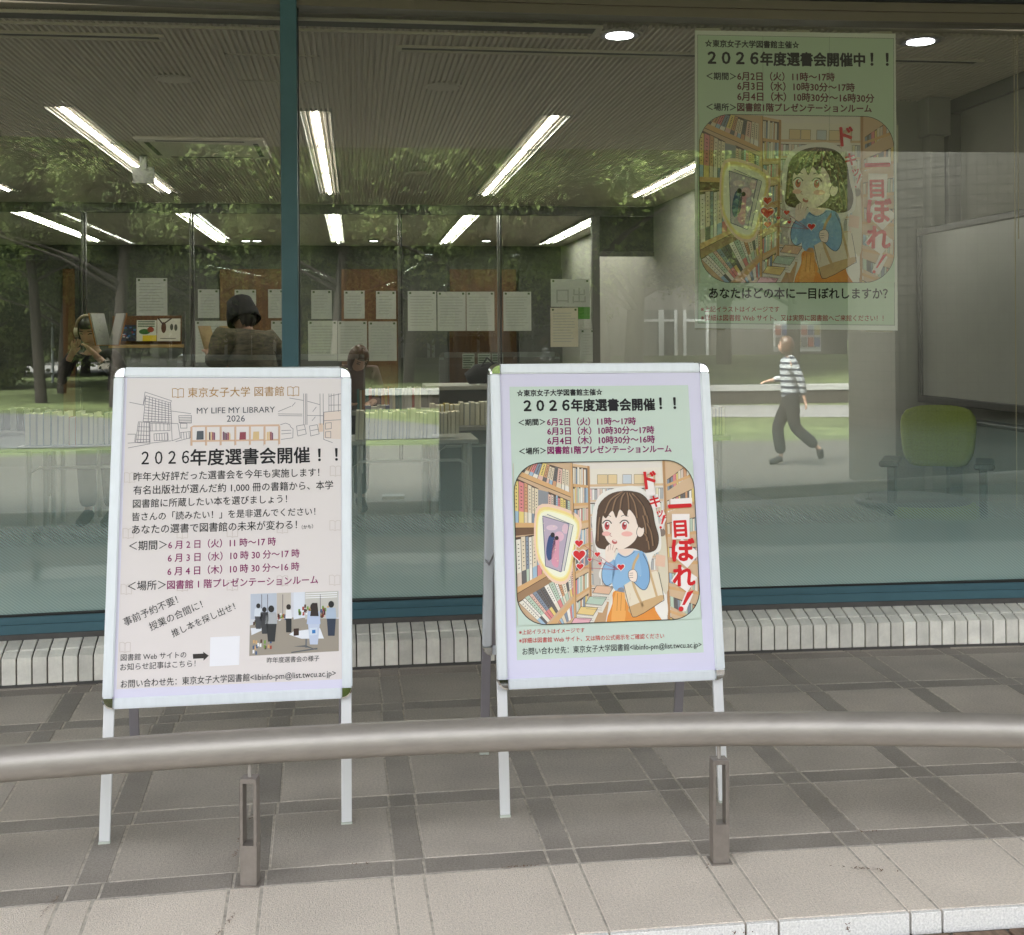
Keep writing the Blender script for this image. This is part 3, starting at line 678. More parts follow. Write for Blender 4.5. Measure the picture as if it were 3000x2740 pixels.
    P_([(1150, 1790), (1360, 1690), (1430, 1700), (1462, 1890), (1440, 1920), (1240, 2040), (1200, 1990)], (240, 226, 202), 18, 2); P_([(1190, 1960), (1440, 1870), (1464, 1890), (1440, 1925), (1245, 2042), (1205, 2015)], (214, 176, 128), 19, 2)
    L_([(1150, 1790), (1200, 1990), (1245, 2040), (1440, 1925), (1464, 1890), (1425, 1690)], 4, LN, 21, 3)
    L_([(1275, 1540), (1225, 1640), (1225, 1780), (1300, 1960)], 20, (214, 180, 134), 19, 5); L_([(1270, 1536), (1330, 1600), (1360, 1700), (1410, 1880)], 18, (214, 180, 134), 19, 5)
    P_([(1190, 1680), (1230, 1665), (1255, 1700), (1245, 1760), (1205, 1755), (1186, 1720)], SK, 23, 4); L_([(1190, 1680), (1230, 1665), (1255, 1700), (1245, 1760), (1205, 1755), (1186, 1720)], 3, LN, 24, 4, True)
    for q in (1695, 1712, 1730): L_([(1192, q), (1222, q - 2)], 3, LN, 24)
    P_([(1100, 1470), (1215, 1440), (1225, 1520), (1165, 1560), (1110, 1530)], (248, 222, 206), 18, 4); L_([(1105, 1540), (1165, 1568), (1235, 1525)], 5, (90, 120, 160), 19, 4)
    HR, HR2, HR3 = (92, 66, 50), (150, 116, 88), (66, 46, 38)
    P_([(1140, 1045), (1280, 1065), (1365, 1160), (1395, 1300), (1425, 1420), (1400, 1510), (1320, 1535), (1220, 1500), (1000, 1505), (930, 1470), (930, 1380), (945, 1200), (1010, 1090)], HR, 19, 6)
    P_([(975, 1200), (1100, 1140), (1240, 1180), (1262, 1340), (1235, 1440), (1130, 1505), (1040, 1460), (990, 1370)], SK, 21, 6)
    P_(ell(1282, 1365, 30, 46, 18, .2), SK, 22); L_(ell(1282, 1365, 30, 46, 18, .2), 4, LN, 23, 0, True)
    P_([(940, 1290), (950, 1160), (1030, 1075), (1140, 1045), (1260, 1070), (1340, 1160), (1310, 1330), (1262, 1320), (1240, 1250), (1190, 1190), (1170, 1250), (1120, 1190), (1090, 1260), (1060, 1200), (1010, 1260), (985, 1240), (975, 1330), (985, 1440), (940, 1420)], HR, 24, 3)
    for (x0, y0, x1, y1) in ((1140, 1050, 1000, 1220), (1150, 1050, 1060, 1200), (1160, 1055, 1120, 1190), (1175, 1055, 1190, 1190), (1190, 1060, 1255, 1260), (1215, 1065, 1320, 1240), (1235, 1080, 1350, 1330), (1330, 1300, 1380, 1480), (1310, 1380, 1350, 1510), (960, 1250, 945, 1440), (1300, 1240, 1330, 1440)):
        L_([(x0, y0), ((x0 + x1) / 2 + (x1 - x0) * .18, (y0 + y1) / 2 - 20), (x1, y1)], 10, HR2, 25, 4); L_([(x0 + 12, y0), ((x0 + x1) / 2 + 12 + (x1 - x0) * .18, (y0 + y1) / 2 - 12), (x1 + 14, y1)], 5, HR3, 26, 4)
    L_([(1140, 1045), (1280, 1065), (1365, 1160), (1395, 1300), (1425, 1420), (1400, 1510), (1320, 1535)], 4, HR3, 26, 5)
    for cx in (1015, 1152):
        P_(ell(cx, 1318, 28, 38), (250, 244, 240), 25); P_(ell(cx + 2, 1320, 20, 32), (206, 84, 84), 26); P_(ell(cx + 2, 1314, 10, 14), (120, 34, 44), 27); P_(ell(cx + 8, 1304, 7, 8), (255, 250, 250), 28)
        L_([(cx - 34, 1300), (cx - 10, 1278), (cx + 20, 1280), (cx + 38, 1302)], 8, HR3, 28, 4); L_([(cx - 24, 1246), (cx + 6, 1236), (cx + 34, 1246)], 4, HR3, 24.5, 4)
    P_(ell(1010, 1382, 34, 18), (248, 186, 176), 24); P_(ell(1175, 1384, 44, 20), (248, 186, 176), 24)
    L_([(1048, 1375), (1040, 1395), (1056, 1404)], 4, (190, 120, 110), 25, 3); P_(ell(1076, 1446, 22, 17, 14, .3), (206, 110, 104), 25); P_(ell(1078, 1438, 14, 7, 12, .3), (250, 226, 220), 26)
    # hand at the mouth
    P_([(1005, 1500), (1040, 1470), (1085, 1490), (1075, 1560), (1050, 1600), (1010, 1600)], SK, 27, 4)
    for (x0, y0, x1, y1) in ((1015, 1520, 1022, 1480), (1032, 1510, 1040, 1466), (1050, 1510, 1062, 1470), (1064, 1530, 1084, 1492)): L_([(x0, y0), (x1, y1)], 15, SK, 28); L_([(x0 + 8, y0), (x1 + 7, y1)], 3, (190, 140, 120), 29)
    # hearts
    def heart(cx, cy, r, c=(222, 44, 48), l=30):
        q = []
        for k in range(26):
            t = 2 * math.pi * k / 26; q.append((cx + r * .062 * 16 * math.sin(t) ** 3, cy - r * .062 * (13 * math.cos(t) - 5 * math.cos(2 * t) - 2 * math.cos(3 * t) - math.cos(4 * t))))
        P_([(cx + (x - cx) * 1.22, cy + (y - cy) * 1.22) for x, y in q], (252, 244, 240), l); P_(q, c, l + 1)
    for x, y in ((800, 1460), (815, 1545), (805, 1640)): L_([(x + 30, y + 8), (1105, 1665)], 3, (190, 60, 90), 29)
    heart(796, 1455, 32); heart(797, 1547, 48); heart(803, 1638, 28); heart(940, 1543, 22); heart(880, 1585, 16); heart(960, 1616, 14); heart(1125, 1645, 28)
    # white rim around the hand-lettered words
    def rim(ps, w_): L_(ps, w_, (250, 240, 236), 30)
    rim([(1520, 1140), (1690, 1130)], 56)
    rim([(1600, 1230), (1600, 1430)], 140); rim([(1560, 1480), (1700, 1600)], 150); rim([(1560, 1700), (1690, 1790)], 140); rim([(1670, 1850), (1610, 1990)], 60)
    rim([(1345, 940), (1370, 1110)], 70); rim([(1385, 1080), (1410, 1180)], 70); rim([(1440, 1210), (1465, 1260)], 46); rim([(1470, 1260), (1440, 1345)], 34)
    # corner masks and the drawn outline
    R = .155; asp = (a1 - a0) / (b1 - b0)
    def corner(cx, cy, sx, sy):
        arc = [(cx + sx * (R - R * math.cos(t)), cy + sy * (R - R * math.sin(t)) * asp) for t in [math.pi / 2 * k / 10 for k in range(11)]]
        for p, q in zip(arc, arc[1:]): pr.poly([(a0 + s * (a1 - a0), b0 + t * (b1 - b0)) for s, t in ((cx, cy), p, q)], green, 32)
        return arc
    cs = [corner(0, 0, 1, 1), corner(1, 0, -1, 1), corner(1, 1, -1, -1), corner(0, 1, 1, -1)]
    loop = cs[0] + cs[1][::-1] + cs[2] + cs[3][::-1]
    pr.line([(a0 + s * (a1 - a0), b0 + t * (b1 - b0)) for s, t in loop], .0026, lin((30, 32, 30)), 33, True)
    def at(p): s, t = T(p); return (a0 + s * (a1 - a0), b0 + t * (b1 - b0))
    return at
def art_words(pr, at, parent):
    for ch, p0, p1, b in (('一', (1508, 1170), (1682, 1158), .05), ('目', (1552, 1412), (1648, 1408), .045), ('ぼ', (1534, 1600), (1706, 1600), .045), ('れ', (1540, 1795), (1708, 1798), .045), ('ド', (1322, 1030), (1412, 1022), .04), ('キ', (1362, 1175), (1438, 1168), .04), ('ッ', (1418, 1255), (1465, 1245), .03)):
        if ch == '一': p0, p1 = (1508, 1180), (1682, 1172)
        vs, fs = glyphs(ch, b); ymin = min(v[1] for v in vs); a, c = Vector(at(p0)), Vector(at(p1)); k = (c - a).length / (max(v[0] for v in vs) - min(v[0] for v in vs))
        off = Vector((0, (-.06 - ymin) * k if ch != '一' else -.40 * k)); o = text(pr, ch, a + off, c + off, I_title, parent, b, 34)
    for (x0, y0), (x1, y1), (dx, dy), w_ in (((1676, 1848), (1618, 1950), (1600, 1980), 22), ((1472, 1240), (1448, 1310), (1440, 1335), 11)):
        p2 = Print(pr.pl, pr.base); a, b, d = at((x0, y0)), at((x1, y1)), at((dx, dy)); ww = w_ * .00042 * 1.25
        p2.poly([(a[0] - ww, a[1]), (a[0] + ww, a[1] + ww * .5), (b[0] + ww * .4, b[1]), (b[0] - ww * .4, b[1])], lin((214, 32, 38)), 34); p2.poly(ell(d[0], d[1], ww * .75, ww * .75, 12), lin((214, 32, 38)), 34); p2.build('exclamation_mark', parent)
# ================================================================ A-BOARDS
BOARDS = {}
def aboard(X0_, Y0_, rot, th, b0, b1, Wd, tl, label):
    A0 = Vector((math.cos(rot), math.sin(rot), 0)); B0 = Vector((-math.sin(rot) * math.sin(th), math.cos(rot) * math.sin(th), math.cos(th)))
    A = A0 * math.cos(tl) + B0 * math.sin(tl); B = -A0 * math.sin(tl) + B0 * math.cos(tl)
    pl_ = Plane((X0_, Y0_, 0), A, B); N = pl_.N
    e = empty('a_board_sign', (X0_, Y0_ + .28, 0), label, 'sign board', 'two folding poster boards')
    def MX(p): return Matrix(((p.A.x, p.B.x, p.N.x, p.O.x), (p.A.y, p.B.y, p.N.y, p.O.y), (p.A.z, p.B.z, p.N.z, p.O.z), (0, 0, 0, 1)))
    th2 = .205
    Bb = Vector((math.sin(rot) * math.sin(th2), -math.cos(rot) * math.sin(th2), math.cos(th2)))
    Ttop = pl_.pt(0, b1, -.034); lb = Ttop.z / Bb.z
    rp = Plane(Ttop - Bb * lb, A0, Bb)                     # rear leaf; its N points up and back to the room
    fw, h = .033, Wd / 2
    for p, sgn in ((pl_, 1), (rp, -1)):
        M = MX(p); bb0, bb1 = (b0, b1) if sgn == 1 else (b0 + lb - b1, lb)
        hs = (-.030, 0) if sgn == 1 else (-.030, -.0005)
        def rail(a0_, q0, a1_, q1, m=M_alu):
            mb = MB(); mb.box((a0_, q0, hs[0]), (a1_, q1, hs[1]), M=M); mb.build('frame_rail', m, e, bevel=.004, seg=2)
        rail(-h, bb0 + fw, -h + fw, bb1 - fw); rail(h - fw, bb0 + fw, h, bb1 - fw); rail(-h + fw, bb1 - fw, h - fw, bb1); rail(-h + fw, bb0, h - fw, bb0 + fw)
        for sa, sb in ((-1, 1), (1, 1), (1, -1), (-1, -1)):
            ca, cb = sa * (h - fw), (bb1 - fw) if sb > 0 else (bb0 + fw)
            mb = MB(); n = 8; ring = [(ca + sa * fw * math.sin(t), cb + sb * fw * math.cos(t)) for t in [math.pi / 2 * k / n for k in range(n + 1)]]
            f = [(ca, cb)] + ring; top = [M @ Vector((x, y, .0015)) for x, y in f]; bot = [M @ Vector((x, y, hs[0] - .001)) for x, y in f]
            mid = [M @ Vector((ca + (x - ca) * .86, cb + (y - cb) * .86, .0035)) for x, y in f]
            nn = len(f); vs = bot + top + mid; fs = []
            for i in range(nn): fs.append((i, (i + 1) % nn, nn + (i + 1) % nn, nn + i)); fs.append((nn + i, nn + (i + 1) % nn, 2 * nn + (i + 1) % nn, 2 * nn + i))
            fs.append(tuple(range(2 * nn, 3 * nn))); fs.append(tuple(range(nn))[::-1])
            if sa * sb < 0: fs = [q[::-1] for q in fs]
            mb.grid(vs, fs, sm=False); mb.build('corner_cap', M_chrome, e)
        mb = MB(); mb.box((-h + fw * .8, bb0 + fw * .8, -.022), (h - fw * .8, bb1 - fw * .8, -.012), M=M); mb.build('backing_panel', M_alu2 if sgn == 1 else M_alu2, e)
        for s in (-1, 1):
            a_ = s * (h - .018); foot = -a_ * math.sin(tl) / math.cos(tl) if sgn == 1 else 0
            mb = MB(); mb.box((a_ - .0165, foot + .012, -.046), (a_ + .0165, bb1 - .05, -.0305), M=M); lg = mb.build('leg', M_leg if sgn == 1 else M_alu2, e, bevel=.002)
            mb = MB(); mb.box((a_ - .0175, foot + .001, -.047), (a_ + .0175, foot + .0118, -.0295), M=M); mb.build('foot_cap', M_paper, lg)
    # hinge bar and side struts
    mb = MB(); t0 = pl_.pt(-h + .05, b1 - .012, -.045); t1 = pl_.pt(h - .05, b1 - .012, -.045); mb.tube([t0, t1], .007, 8); mb.build('hinge_rod', M_alu2, e)
    for s in (-1, 1):
        p0 = pl_.pt(s * (h - .004), b0 + .44, -.04); p1 = rp.pt(s * (h - .004), b0 + .36, -.045) ; mid = (p0 + p1) / 2 + Vector((0, 0, -.03))
        mb = MB(); mb.tube([p0, mid, p1], .0035, 6); mb.build('strut', M_alu2, e)
    sh_ = Print(pl_, -.0105)
    a0, a1, c0, c1 = -h + fw * .9, h - fw * .9, b0 + fw * .9, b1 - fw * .9
    return e, pl_, sh_, (a0, c0, a1, c1)

# ---- right board: green notice with the illustration
e2, p2, s2, (a0, c0, a1, c1) = aboard(.8386, 3.8464, .021, .1617, .4061, 1.4797, .7717, -.003, 'silver folding board with the green notice and a picture of a girl')
s2.poly([(a0, c0), (a1, c0), (a1, c1), (a0, c1)], lin((222, 218, 240)), 0)
def A2(x, y): return p2.ab(1400 + x / 2.688, 1050 + y / 2.688)
GR = lin((205, 220, 208))
s2.poly([A2(312, 2380), A2(1785, 2318), A2(1662, 208), A2(252, 222)], GR, 1)
q = [A2(283, 822), A2(1697, 803), A2(1757, 2058), A2(313, 2098)]
rect2 = ((q[0][0] + q[3][0]) / 2, (q[2][1] + q[3][1]) / 2, (q[1][0] + q[2][0]) / 2, (q[0][1] + q[1][1]) / 2)
s2.build('poster_sheet', e2)
ar = Print(p2, -.0100); at2 = draw_art(ar, rect2, GR); ar.build('illustration', e2); art_words(ar, at2, e2)
def R(s_, x0, y0, x1, y1, m, bold, hs=1.0): text(s2, s_, A2(x0, y0), A2(x1, y1), m, e2, bold, 6, hs)
R('☆東京女子大学図書館主催☆', 312, 297, 985, 287, I_blk, .035, 1.05); R('２０２６', 368, 418, 725, 413, I_blk, .055, 1.05); R('年度選書会開催', 742, 413, 1400, 405, I_blk, .05, 1.05); R('！！', 1440, 402, 1565, 400, I_blk, .05)
R('＜期間＞', 325, 530, 535, 522, I_blk, .03); R('6月2日（火）11時～17時', 550, 528, 1250, 520, I_pur, .03); R('6月3日（水）10時30分～17時', 552, 602, 1395, 590, I_pur, .03); R('6月4日（木）10時30分～16時', 553, 678, 1400, 664, I_pur, .03)
R('＜場所＞', 330, 757, 540, 749, I_blk, .03); R('図書館1階プレゼンテーションルーム', 553, 752, 1530, 738, I_pur, .035, 1.05)
R('※上記イラストはイメージです', 328, 2178, 845, 2160, I_red, .008, 1.05); R('※詳細は図書館 Web サイト、又は隣の公式掲示をご確認ください', 328, 2246, 1473, 2206, I_red, .008, 1.08); R('お問い合わせ先：東京女子大学図書館<libinfo-pm@list.twcu.ac.jp>', 355, 2338, 1768, 2280, I_blk, .01, 1.15)

# ---- left board: beige notice
e1, p1, s1, (a0, c0, a1, c1) = aboard(-.4064, 3.836, .0596, .2043, .4008, 1.488, .7773, -.0136, 'silver folding board with the beige notice and a line drawing of a library')
def A1(x, y): return p1.ab(280 + x / 2.585, 1050 + y / 2.585)        # measured on the upper half
def B1(x, y): return A1(x, y + 1163.25)                              # and on the lower half
s1.poly([(a0, c0), (a1, c0), (a1, c1), (a0, c1)], lin((224, 220, 238)), 0)
s1.poly([(a0 + .012, c0 + .03), (a1 - .004, c0 + .03), (a1 - .004, c1 - .006), (a0 + .012, c1 - .006)], lin((228, 219, 217)), 1)
G, LG = lin((176, 132, 62)), lin((118, 112, 118))
def bookicon(cx, cy, w_, h_, col, lw, f=A1):
    P_ = lambda x, y: f(cx + x * w_, cy + y * h_)
    for s in (-1, 1): s1.line([P_(0, -.36), P_(s * .2, -.5), P_(s * .5, -.46), P_(s * .5, .5), P_(s * .2, .46), P_(0, .56)], lw, col, 4)
    s1.line([P_(0, -.36), P_(0, .56)], lw, col, 4)
bookicon(622, 258, 84, 66, G, .0022); bookicon(1497, 245, 84, 66, G, .0022)
for x, y, f in ((255, 900, A1), (1818, 850, A1), (245, 160, B1), (1815, 100, B1), (230, 585, B1), (1812, 515, B1), (220, 1025, B1), (655, 160, B1), (1035, 150, B1), (1415, 120, B1), (655, 560, B1), (1035, 555, B1), (1415, 520, B1)):
    bookicon(x, y, 80, 74, lin((214, 203, 198)), .0024, f)
LW = .0016
def ln(pts, col=LG, w_=LW, close=False): s1.line([A1(*q) for q in pts], w_, col, 4, close)
ln([(372, 252), (572, 318), (566, 335), (378, 280)]); ln([(372, 252), (358, 352), (378, 280)]); ln([(378, 280), (358, 475)]); ln([(566, 335), (575, 490), (360, 476)]); ln([(255, 330), (365, 352)])
for k in range(9): ln([(377 - 2 * k, 300 + k * 22), (567 + k, 352 + k * 16)])
for k in range(7): ln([(405 + k * 24, 290 + k * 8), (396 + k * 26, 478 + k * 2)])
ln([(322, 478), (408, 484), (410, 640), (300, 636)], close=True); ln([(410, 488), (560, 496), (562, 545), (412, 548)], close=True); ln([(572, 490), (622, 492), (640, 600), (578, 622)], close=True); ln([(415, 640), (572, 622)]); ln([(440, 570), (545, 562), (548, 618), (442, 622)], close=True)
for k in range(5): ln([(330 + k * 18, 484), (316 + k * 22, 634)]); ln([(460 + k * 20, 568), (462 + k * 20, 620)]); ln([(425 + k * 30, 490), (426 + k * 30, 546)])
for k in range(4): ln([(318 - k * 4, 515 + k * 32), (408, 518 + k * 32)])
ln([(568, 396), (720, 416)]); ln([(628, 432), (724, 430), (724, 488), (632, 486)], close=True); ln([(640, 490), (690, 490), (690, 526), (642, 526)], close=True)
for k in range(4): ln([(630, 446 + k * 12), (724, 444 + k * 12)])
ln([(240, 572), (300, 572), (294, 630)]); ln([(242, 640), (410, 628)]); ln([(245, 676), (412, 645)]); ln([(605, 628), (715, 600)]); ln([(640, 560), (715, 552), (715, 600)])
for k in range(4): ln([(645 + k * 20, 560), (648 + k * 20, 606)])
for x in (1575, 1590, 1600, 1700, 1724): ln([(x, 265), (x + 2, 500)])
ln([(1470, 298), (1575, 316)]); ln([(1382, 418), (1565, 420)]); ln([(1385, 431), (1565, 433)]); ln([(1385, 400), (1480, 360)]); ln([(1605, 322), (1700, 348)]); ln([(1605, 430), (1725, 432)]); ln([(1645, 400), (1672, 366)]); ln([(1640, 470), (1665, 440)]); ln([(1488, 360), (1512, 332)])
for x in (1768, 1785, 1806, 1840): ln([(x, 265), (x, 400)])
ln([(1768, 285), (1858, 265)]); ln([(1768, 352), (1858, 350)])
s1.poly([A1(1730, 405), A1(1858, 392), A1(1858, 610), A1(1730, 602)], lin((226, 208, 196)), 3); ln([(1730, 405), (1858, 392)]); ln([(1730, 470), (1858, 462)]); ln([(1730, 405), (1728, 612), (1795, 636)]); ln([(1742, 488), (1786, 484), (1786, 530), (1742, 534)], close=True); ln([(1742, 555), (1782, 552), (1782, 600), (1742, 598)], close=True)
ln([(1400, 500), (1440, 488), (1470, 500), (1480, 520), (1496, 530), (1494, 600), (1405, 612)]); ln([(1408, 545), (1480, 542)]); ln([(1408, 570), (1482, 564)])
for x in (1522, 1620): ln([(x, 510), (x + 60, 500), (x + 74, 570), (x + 10, 586)], close=True); ln([(x + 10, 545), (x + 66, 535)])
s1.poly([A1(1690, 490), A1(1722, 490), A1(1724, 552), A1(1690, 556)], lin((222, 196, 176)), 3)
BW = lin((190, 152, 128))
s1.poly([A1(718, 518), A1(742, 505), A1(1392, 497), A1(1396, 512)], lin((214, 178, 150)), 3); s1.poly([A1(730, 618), A1(1390, 608), A1(1390, 620), A1(730, 632)], lin((214, 178, 150)), 3)
for k in range(7):
    x = 718 + k * 111; s1.poly([A1(x, 518 - k), A1(x + 14, 518 - k), A1(x + 14, 660 - k * 2), A1(x, 660 - k * 2)], lin((212, 176, 148)), 4); ln([(x, 518), (x, 658)], BW, .0012)
rnd = random.Random(9)
for x, w_, h_, c in ((762, 55, 66, (56, 60, 70)), (1088, 50, 58, (140, 30, 52)), (1190, 48, 62, (216, 184, 130))): s1.poly([A1(x, 615), A1(x + w_, 612), A1(x + w_, 613 - h_), A1(x + 4, 615 - h_)], lin(c), 5)
for x0 in (846, 962, 1286):
    for k in range(5): c = rnd.choice([(150, 40, 60), (222, 190, 140), (90, 50, 60), (236, 220, 196), (120, 60, 90)]); x = x0 + k * 12; s1.poly([A1(x, 616), A1(x + 10, 616), A1(x + 10, 560 + rnd.randint(-12, 10)), A1(x, 556)], lin(c), 5)
# photograph printed at the lower right
def PH(pts, c, l=3): s1.poly([B1(*q) for q in pts], lin(c), l)
PH([(1172, 622), (1843, 598), (1843, 1055), (1163, 1092)], (214, 214, 222)); PH([(1168, 860), (1480, 800), (1843, 810), (1843, 1055), (1163, 1092)], (158, 148, 136), 4)
for x0, x1, c in ((1175, 1370, (190, 196, 210)), (1372, 1480, (196, 186, 176)), (1500, 1585, (222, 226, 236)), (1587, 1840, (200, 196, 190))): PH([(x0, 622 - (x0 - 1172) * .036), (x1, 622 - (x1 - 1172) * .036), (x1, 800), (x0, 815)], c, 5)
for y in (618, 634, 650): PH([(1590, y), (1830, y - 10), (1830, y - 4), (1590, y + 5)], (245, 246, 248), 6)
for x in (1255, 1300, 1415, 1700): PH([(x, 625), (x + 5, 625), (x + 5, 800), (x, 800)], (110, 106, 112), 6)
rnd = random.Random(4)
for y0, y1, x0, x1 in ((810, 850, 1180, 1320), (700, 760, 1530, 1640), (770, 800, 1370, 1440), (710, 780, 1700, 1780), (960, 1060, 1175, 1340)):
    for _ in range(16):
        x = rnd.uniform(x0, x1); y = rnd.uniform(y0, y1); PH([(x, y), (x + 14, y - 2), (x + 14, y + 24), (x, y + 26)], rnd.choice([(236, 236, 240), (170, 70, 60), (120, 160, 70), (70, 90, 130), (210, 170, 120), (90, 60, 50)]), 7)
PH([(1175, 880), (1300, 880), (1180, 935)], (226, 228, 236), 7); PH([(1465, 930), (1500, 905), (1700, 880), (1730, 960), (1560, 962)], (232, 234, 242), 8); PH([(1590, 962), (1602, 962), (1600, 1030), (1588, 1030)], (110, 112, 118), 8); PH([(1480, 1062), (1680, 1030), (1682, 1040), (1484, 1070)], (96, 98, 104), 8); PH([(1500, 1020), (1590, 1010), (1690, 1050), (1590, 1024)], (96, 98, 104), 8)
def man(x, y, h, hair, top_, leg, w_=1.0):
    PH(ell(x, y, h * .085, h * .10, 12), hair, 9); PH([(x - h * .14 * w_, y + h * .10), (x + h * .14 * w_, y + h * .10), (x + h * .17 * w_, y + h * .42), (x - h * .17 * w_, y + h * .42)], top_, 9); PH([(x - h * .14 * w_, y + h * .42), (x + h * .15 * w_, y + h * .42), (x + h * .10, y + h * .92), (x - h * .09, y + h * .92)], leg, 9)
man(1232, 712, 190, (40, 34, 36), (214, 220, 230), (70, 70, 76)); man(1278, 740, 200, (34, 30, 32), (52, 50, 56), (60, 60, 64)); man(1330, 735, 270, (36, 30, 30), (176, 178, 182), (44, 44, 48)); man(1462, 720, 210, (40, 30, 28), (230, 230, 234), (34, 34, 38), .7); man(1652, 720, 310, (44, 30, 30), (186, 198, 226), (196, 204, 226)); man(1785, 700, 260, (30, 28, 30), (176, 190, 210), (48, 56, 76), .9)
PH([(1640, 690), (1680, 690), (1690, 790), (1625, 790)], (44, 30, 30), 10); PH([(1500, 885), (1540, 882), (1540, 935), (1500, 940)], (56, 30, 24), 10); PH([(1620, 880), (1680, 876), (1680, 930), (1620, 936)], (210, 220, 235), 10); PH([(1640, 895), (1666, 893), (1666, 920), (1640, 922)], (50, 120, 190), 11)
PH([(735, 1078), (815, 1074), (812, 1060), (856, 1090), (816, 1128), (816, 1110), (737, 1114)], (48, 40, 40), 5)
PH([(868, 950), (1092, 940), (1086, 1160), (862, 1172)], (240, 238, 244), 3)            # blank white square
s1.build('poster_sheet', e1)
def Lt(s_, x0, y0, x1, y1, m, bold=.008, hs=1.06, f=A1): text(s1, s_, f(x0, y0), f(x1, y1), m, e1, bold, 6, hs)
Lt('東京女子大学 図書館', 697, 292, 1427, 280, I_gold, .0, 1.05); Lt('MY LIFE MY LIBRARY', 765, 420, 1358, 410, I_grey, -.004, 1.0); Lt('2026', 992, 482, 1130, 480, I_grey, -.004, 1.0)
Lt('２０２６', 345, 808, 705, 800, I_blk, .02, 1.3); Lt('年度選書会開催', 718, 808, 1622, 786, I_blk, .028, 1.03); Lt('！！', 1688, 782, 1834, 778, I_blk, .028, .95)
Lt('昨年大好評だった選書会を今年も実施します！', 285, 928, 1695, 892, I_blk); Lt('有名出版社が選んだ約 1,000 冊の書籍から、本学', 283, 1030, 1800, 988, I_blk); Lt('図書館に所蔵したい本を選びましょう！', 280, 1132, 1450, 1092, I_blk); Lt('皆さんの「読みたい！」を是非選んでください！', 275, 1230, 1665, 1187, I_blk)
Lb = lambda *a, **k: Lt(*a, f=B1, **k)
Lb('あなたの選書で図書館の未来が変わる！', 272, 167, 1525, 127, I_blk); Lb('（かも）', 1563, 130, 1648, 122, I_blk)
Lb('＜期間＞', 250, 292, 538, 280, I_blk); Lb('6 月 2 日（火）11 時～17 時', 548, 280, 1365, 252, I_pur, .014); Lb('6 月 3 日（水）10 時 30 分～17 時', 545, 380, 1545, 342, I_pur, .014); Lb('6 月 4 日（木）10 時 30 分～16 時', 542, 482, 1543, 442, I_pur, .014)
Lb('＜場所＞', 240, 598, 530, 585, I_blk); Lb('図書館 1 階プレゼンテーションルーム', 540, 585, 1685, 543, I_pur, .014)
Lb('事前予約不要！', 222, 868, 628, 690, I_blk, .0); Lb('授業の合間に！', 418, 903, 815, 725, I_blk, .0); Lb('推し本を探し出せ！', 585, 952, 1062, 738, I_blk, .0)
Lb('図書館 Web サイトの', 187, 1130, 685, 1106, I_blk, .0); Lb('お知らせ記事はこちら！', 183, 1204, 755, 1174, I_blk, .0); Lb('昨年度選書会の様子', 1297, 1147, 1695, 1130, I_blk, .0); Lb('お問い合わせ先：東京女子大学図書館<libinfo-pm@list.twcu.ac.jp>', 187, 1335, 1820, 1248, I_blk, .004, 1.12)

# ================================================================ POSTER TAPED INSIDE THE WINDOW
pa, pb = paneplane(1.5); ad = (pb - pa).normalized(); nn = Vector((-ad.y, ad.x, 0))
wp_ = Plane(pa + nn * .014, ad, UP)
def W3(x, y): return wp_.ab(2000 + x / 2.016, y / 2.016)
ew = empty('window_poster', atGlass(2330, 960, .014), 'large green notice with the girl illustration taped inside the window', 'poster')
sw = Print(wp_, .0)
c4 = [W3(72, 1938), W3(1270, 1953), W3(1257, 200), W3(72, 180)]
sw.poly(c4, lin((240, 244, 236)), 0)
GW = lin((212, 233, 208))
g4 = [W3(90, 1910), W3(1252, 1922), W3(1246, 228), W3(88, 207)]; sw.poly(g4, GW, 1); sw.line(g4, .0018, lin((90, 100, 88)), 2, True)
for x in (474, 866): sw.line([W3(x, 215), W3(x, 775)], .0012, lin((120, 135, 118)), 3)
sw.build('poster_sheet', ew)
aw = Print(wp_, .0004); q = [W3(96, 678), W3(1246, 690), W3(1246, 1672), W3(98, 1668)]
atw = draw_art(aw, ((q[0][0] + q[3][0]) / 2, (q[2][1] + q[3][1]) / 2, (q[1][0] + q[2][0]) / 2, (q[0][1] + q[1][1]) / 2), GW); aw.build('illustration', ew); art_words(aw, atw, ew)
def Wt(s_, x0, y0, x1, y1, m, bold, hs=1.0, layer=6): text(sw, s_, W3(x0, y0), W3(x1, y1), m, ew, bold, layer, hs)
Wt('☆東京女子大学図書館主催☆', 133, 277, 687, 287, I_blk, .035, 1.05); Wt('２０２６', 150, 380, 445, 384, I_blk, .055, 1.05); Wt('年度選書会開催中', 460, 386, 1075, 392, I_blk, .05, 1.05); Wt('！！', 1112, 392, 1214, 393, I_blk, .05)
Wt('＜期間＞', 140, 470, 315, 473, I_blk, .03); Wt('6月2日（火）11時～17時', 323, 474, 897, 480, I_mar, .03); Wt('6月3日（水）10時30分～17時', 323, 532, 1015, 542, I_mar, .03); Wt('6月4日（木）10時30分～16時30分', 323, 594, 1130, 606, I_mar, .03)
Wt('＜場所＞', 140, 652, 315, 656, I_blk, .03); Wt('図書館1階プレゼンテーションルーム', 323, 657, 1115, 665, I_mar, .035, 1.05)
Wt('あなたはどの本に一目ぼれしますか？', 155, 1762, 1210, 1765, I_blk, .03, 1.05); Wt('※上記イラストはイメージです', 107, 1843, 570, 1843, I_redd, .012, 1.05); Wt('※詳細は図書館 Web サイト、又は実際に図書館へご来館ください！！', 107, 1895, 1185, 1897, I_redd, .012, 1.08)
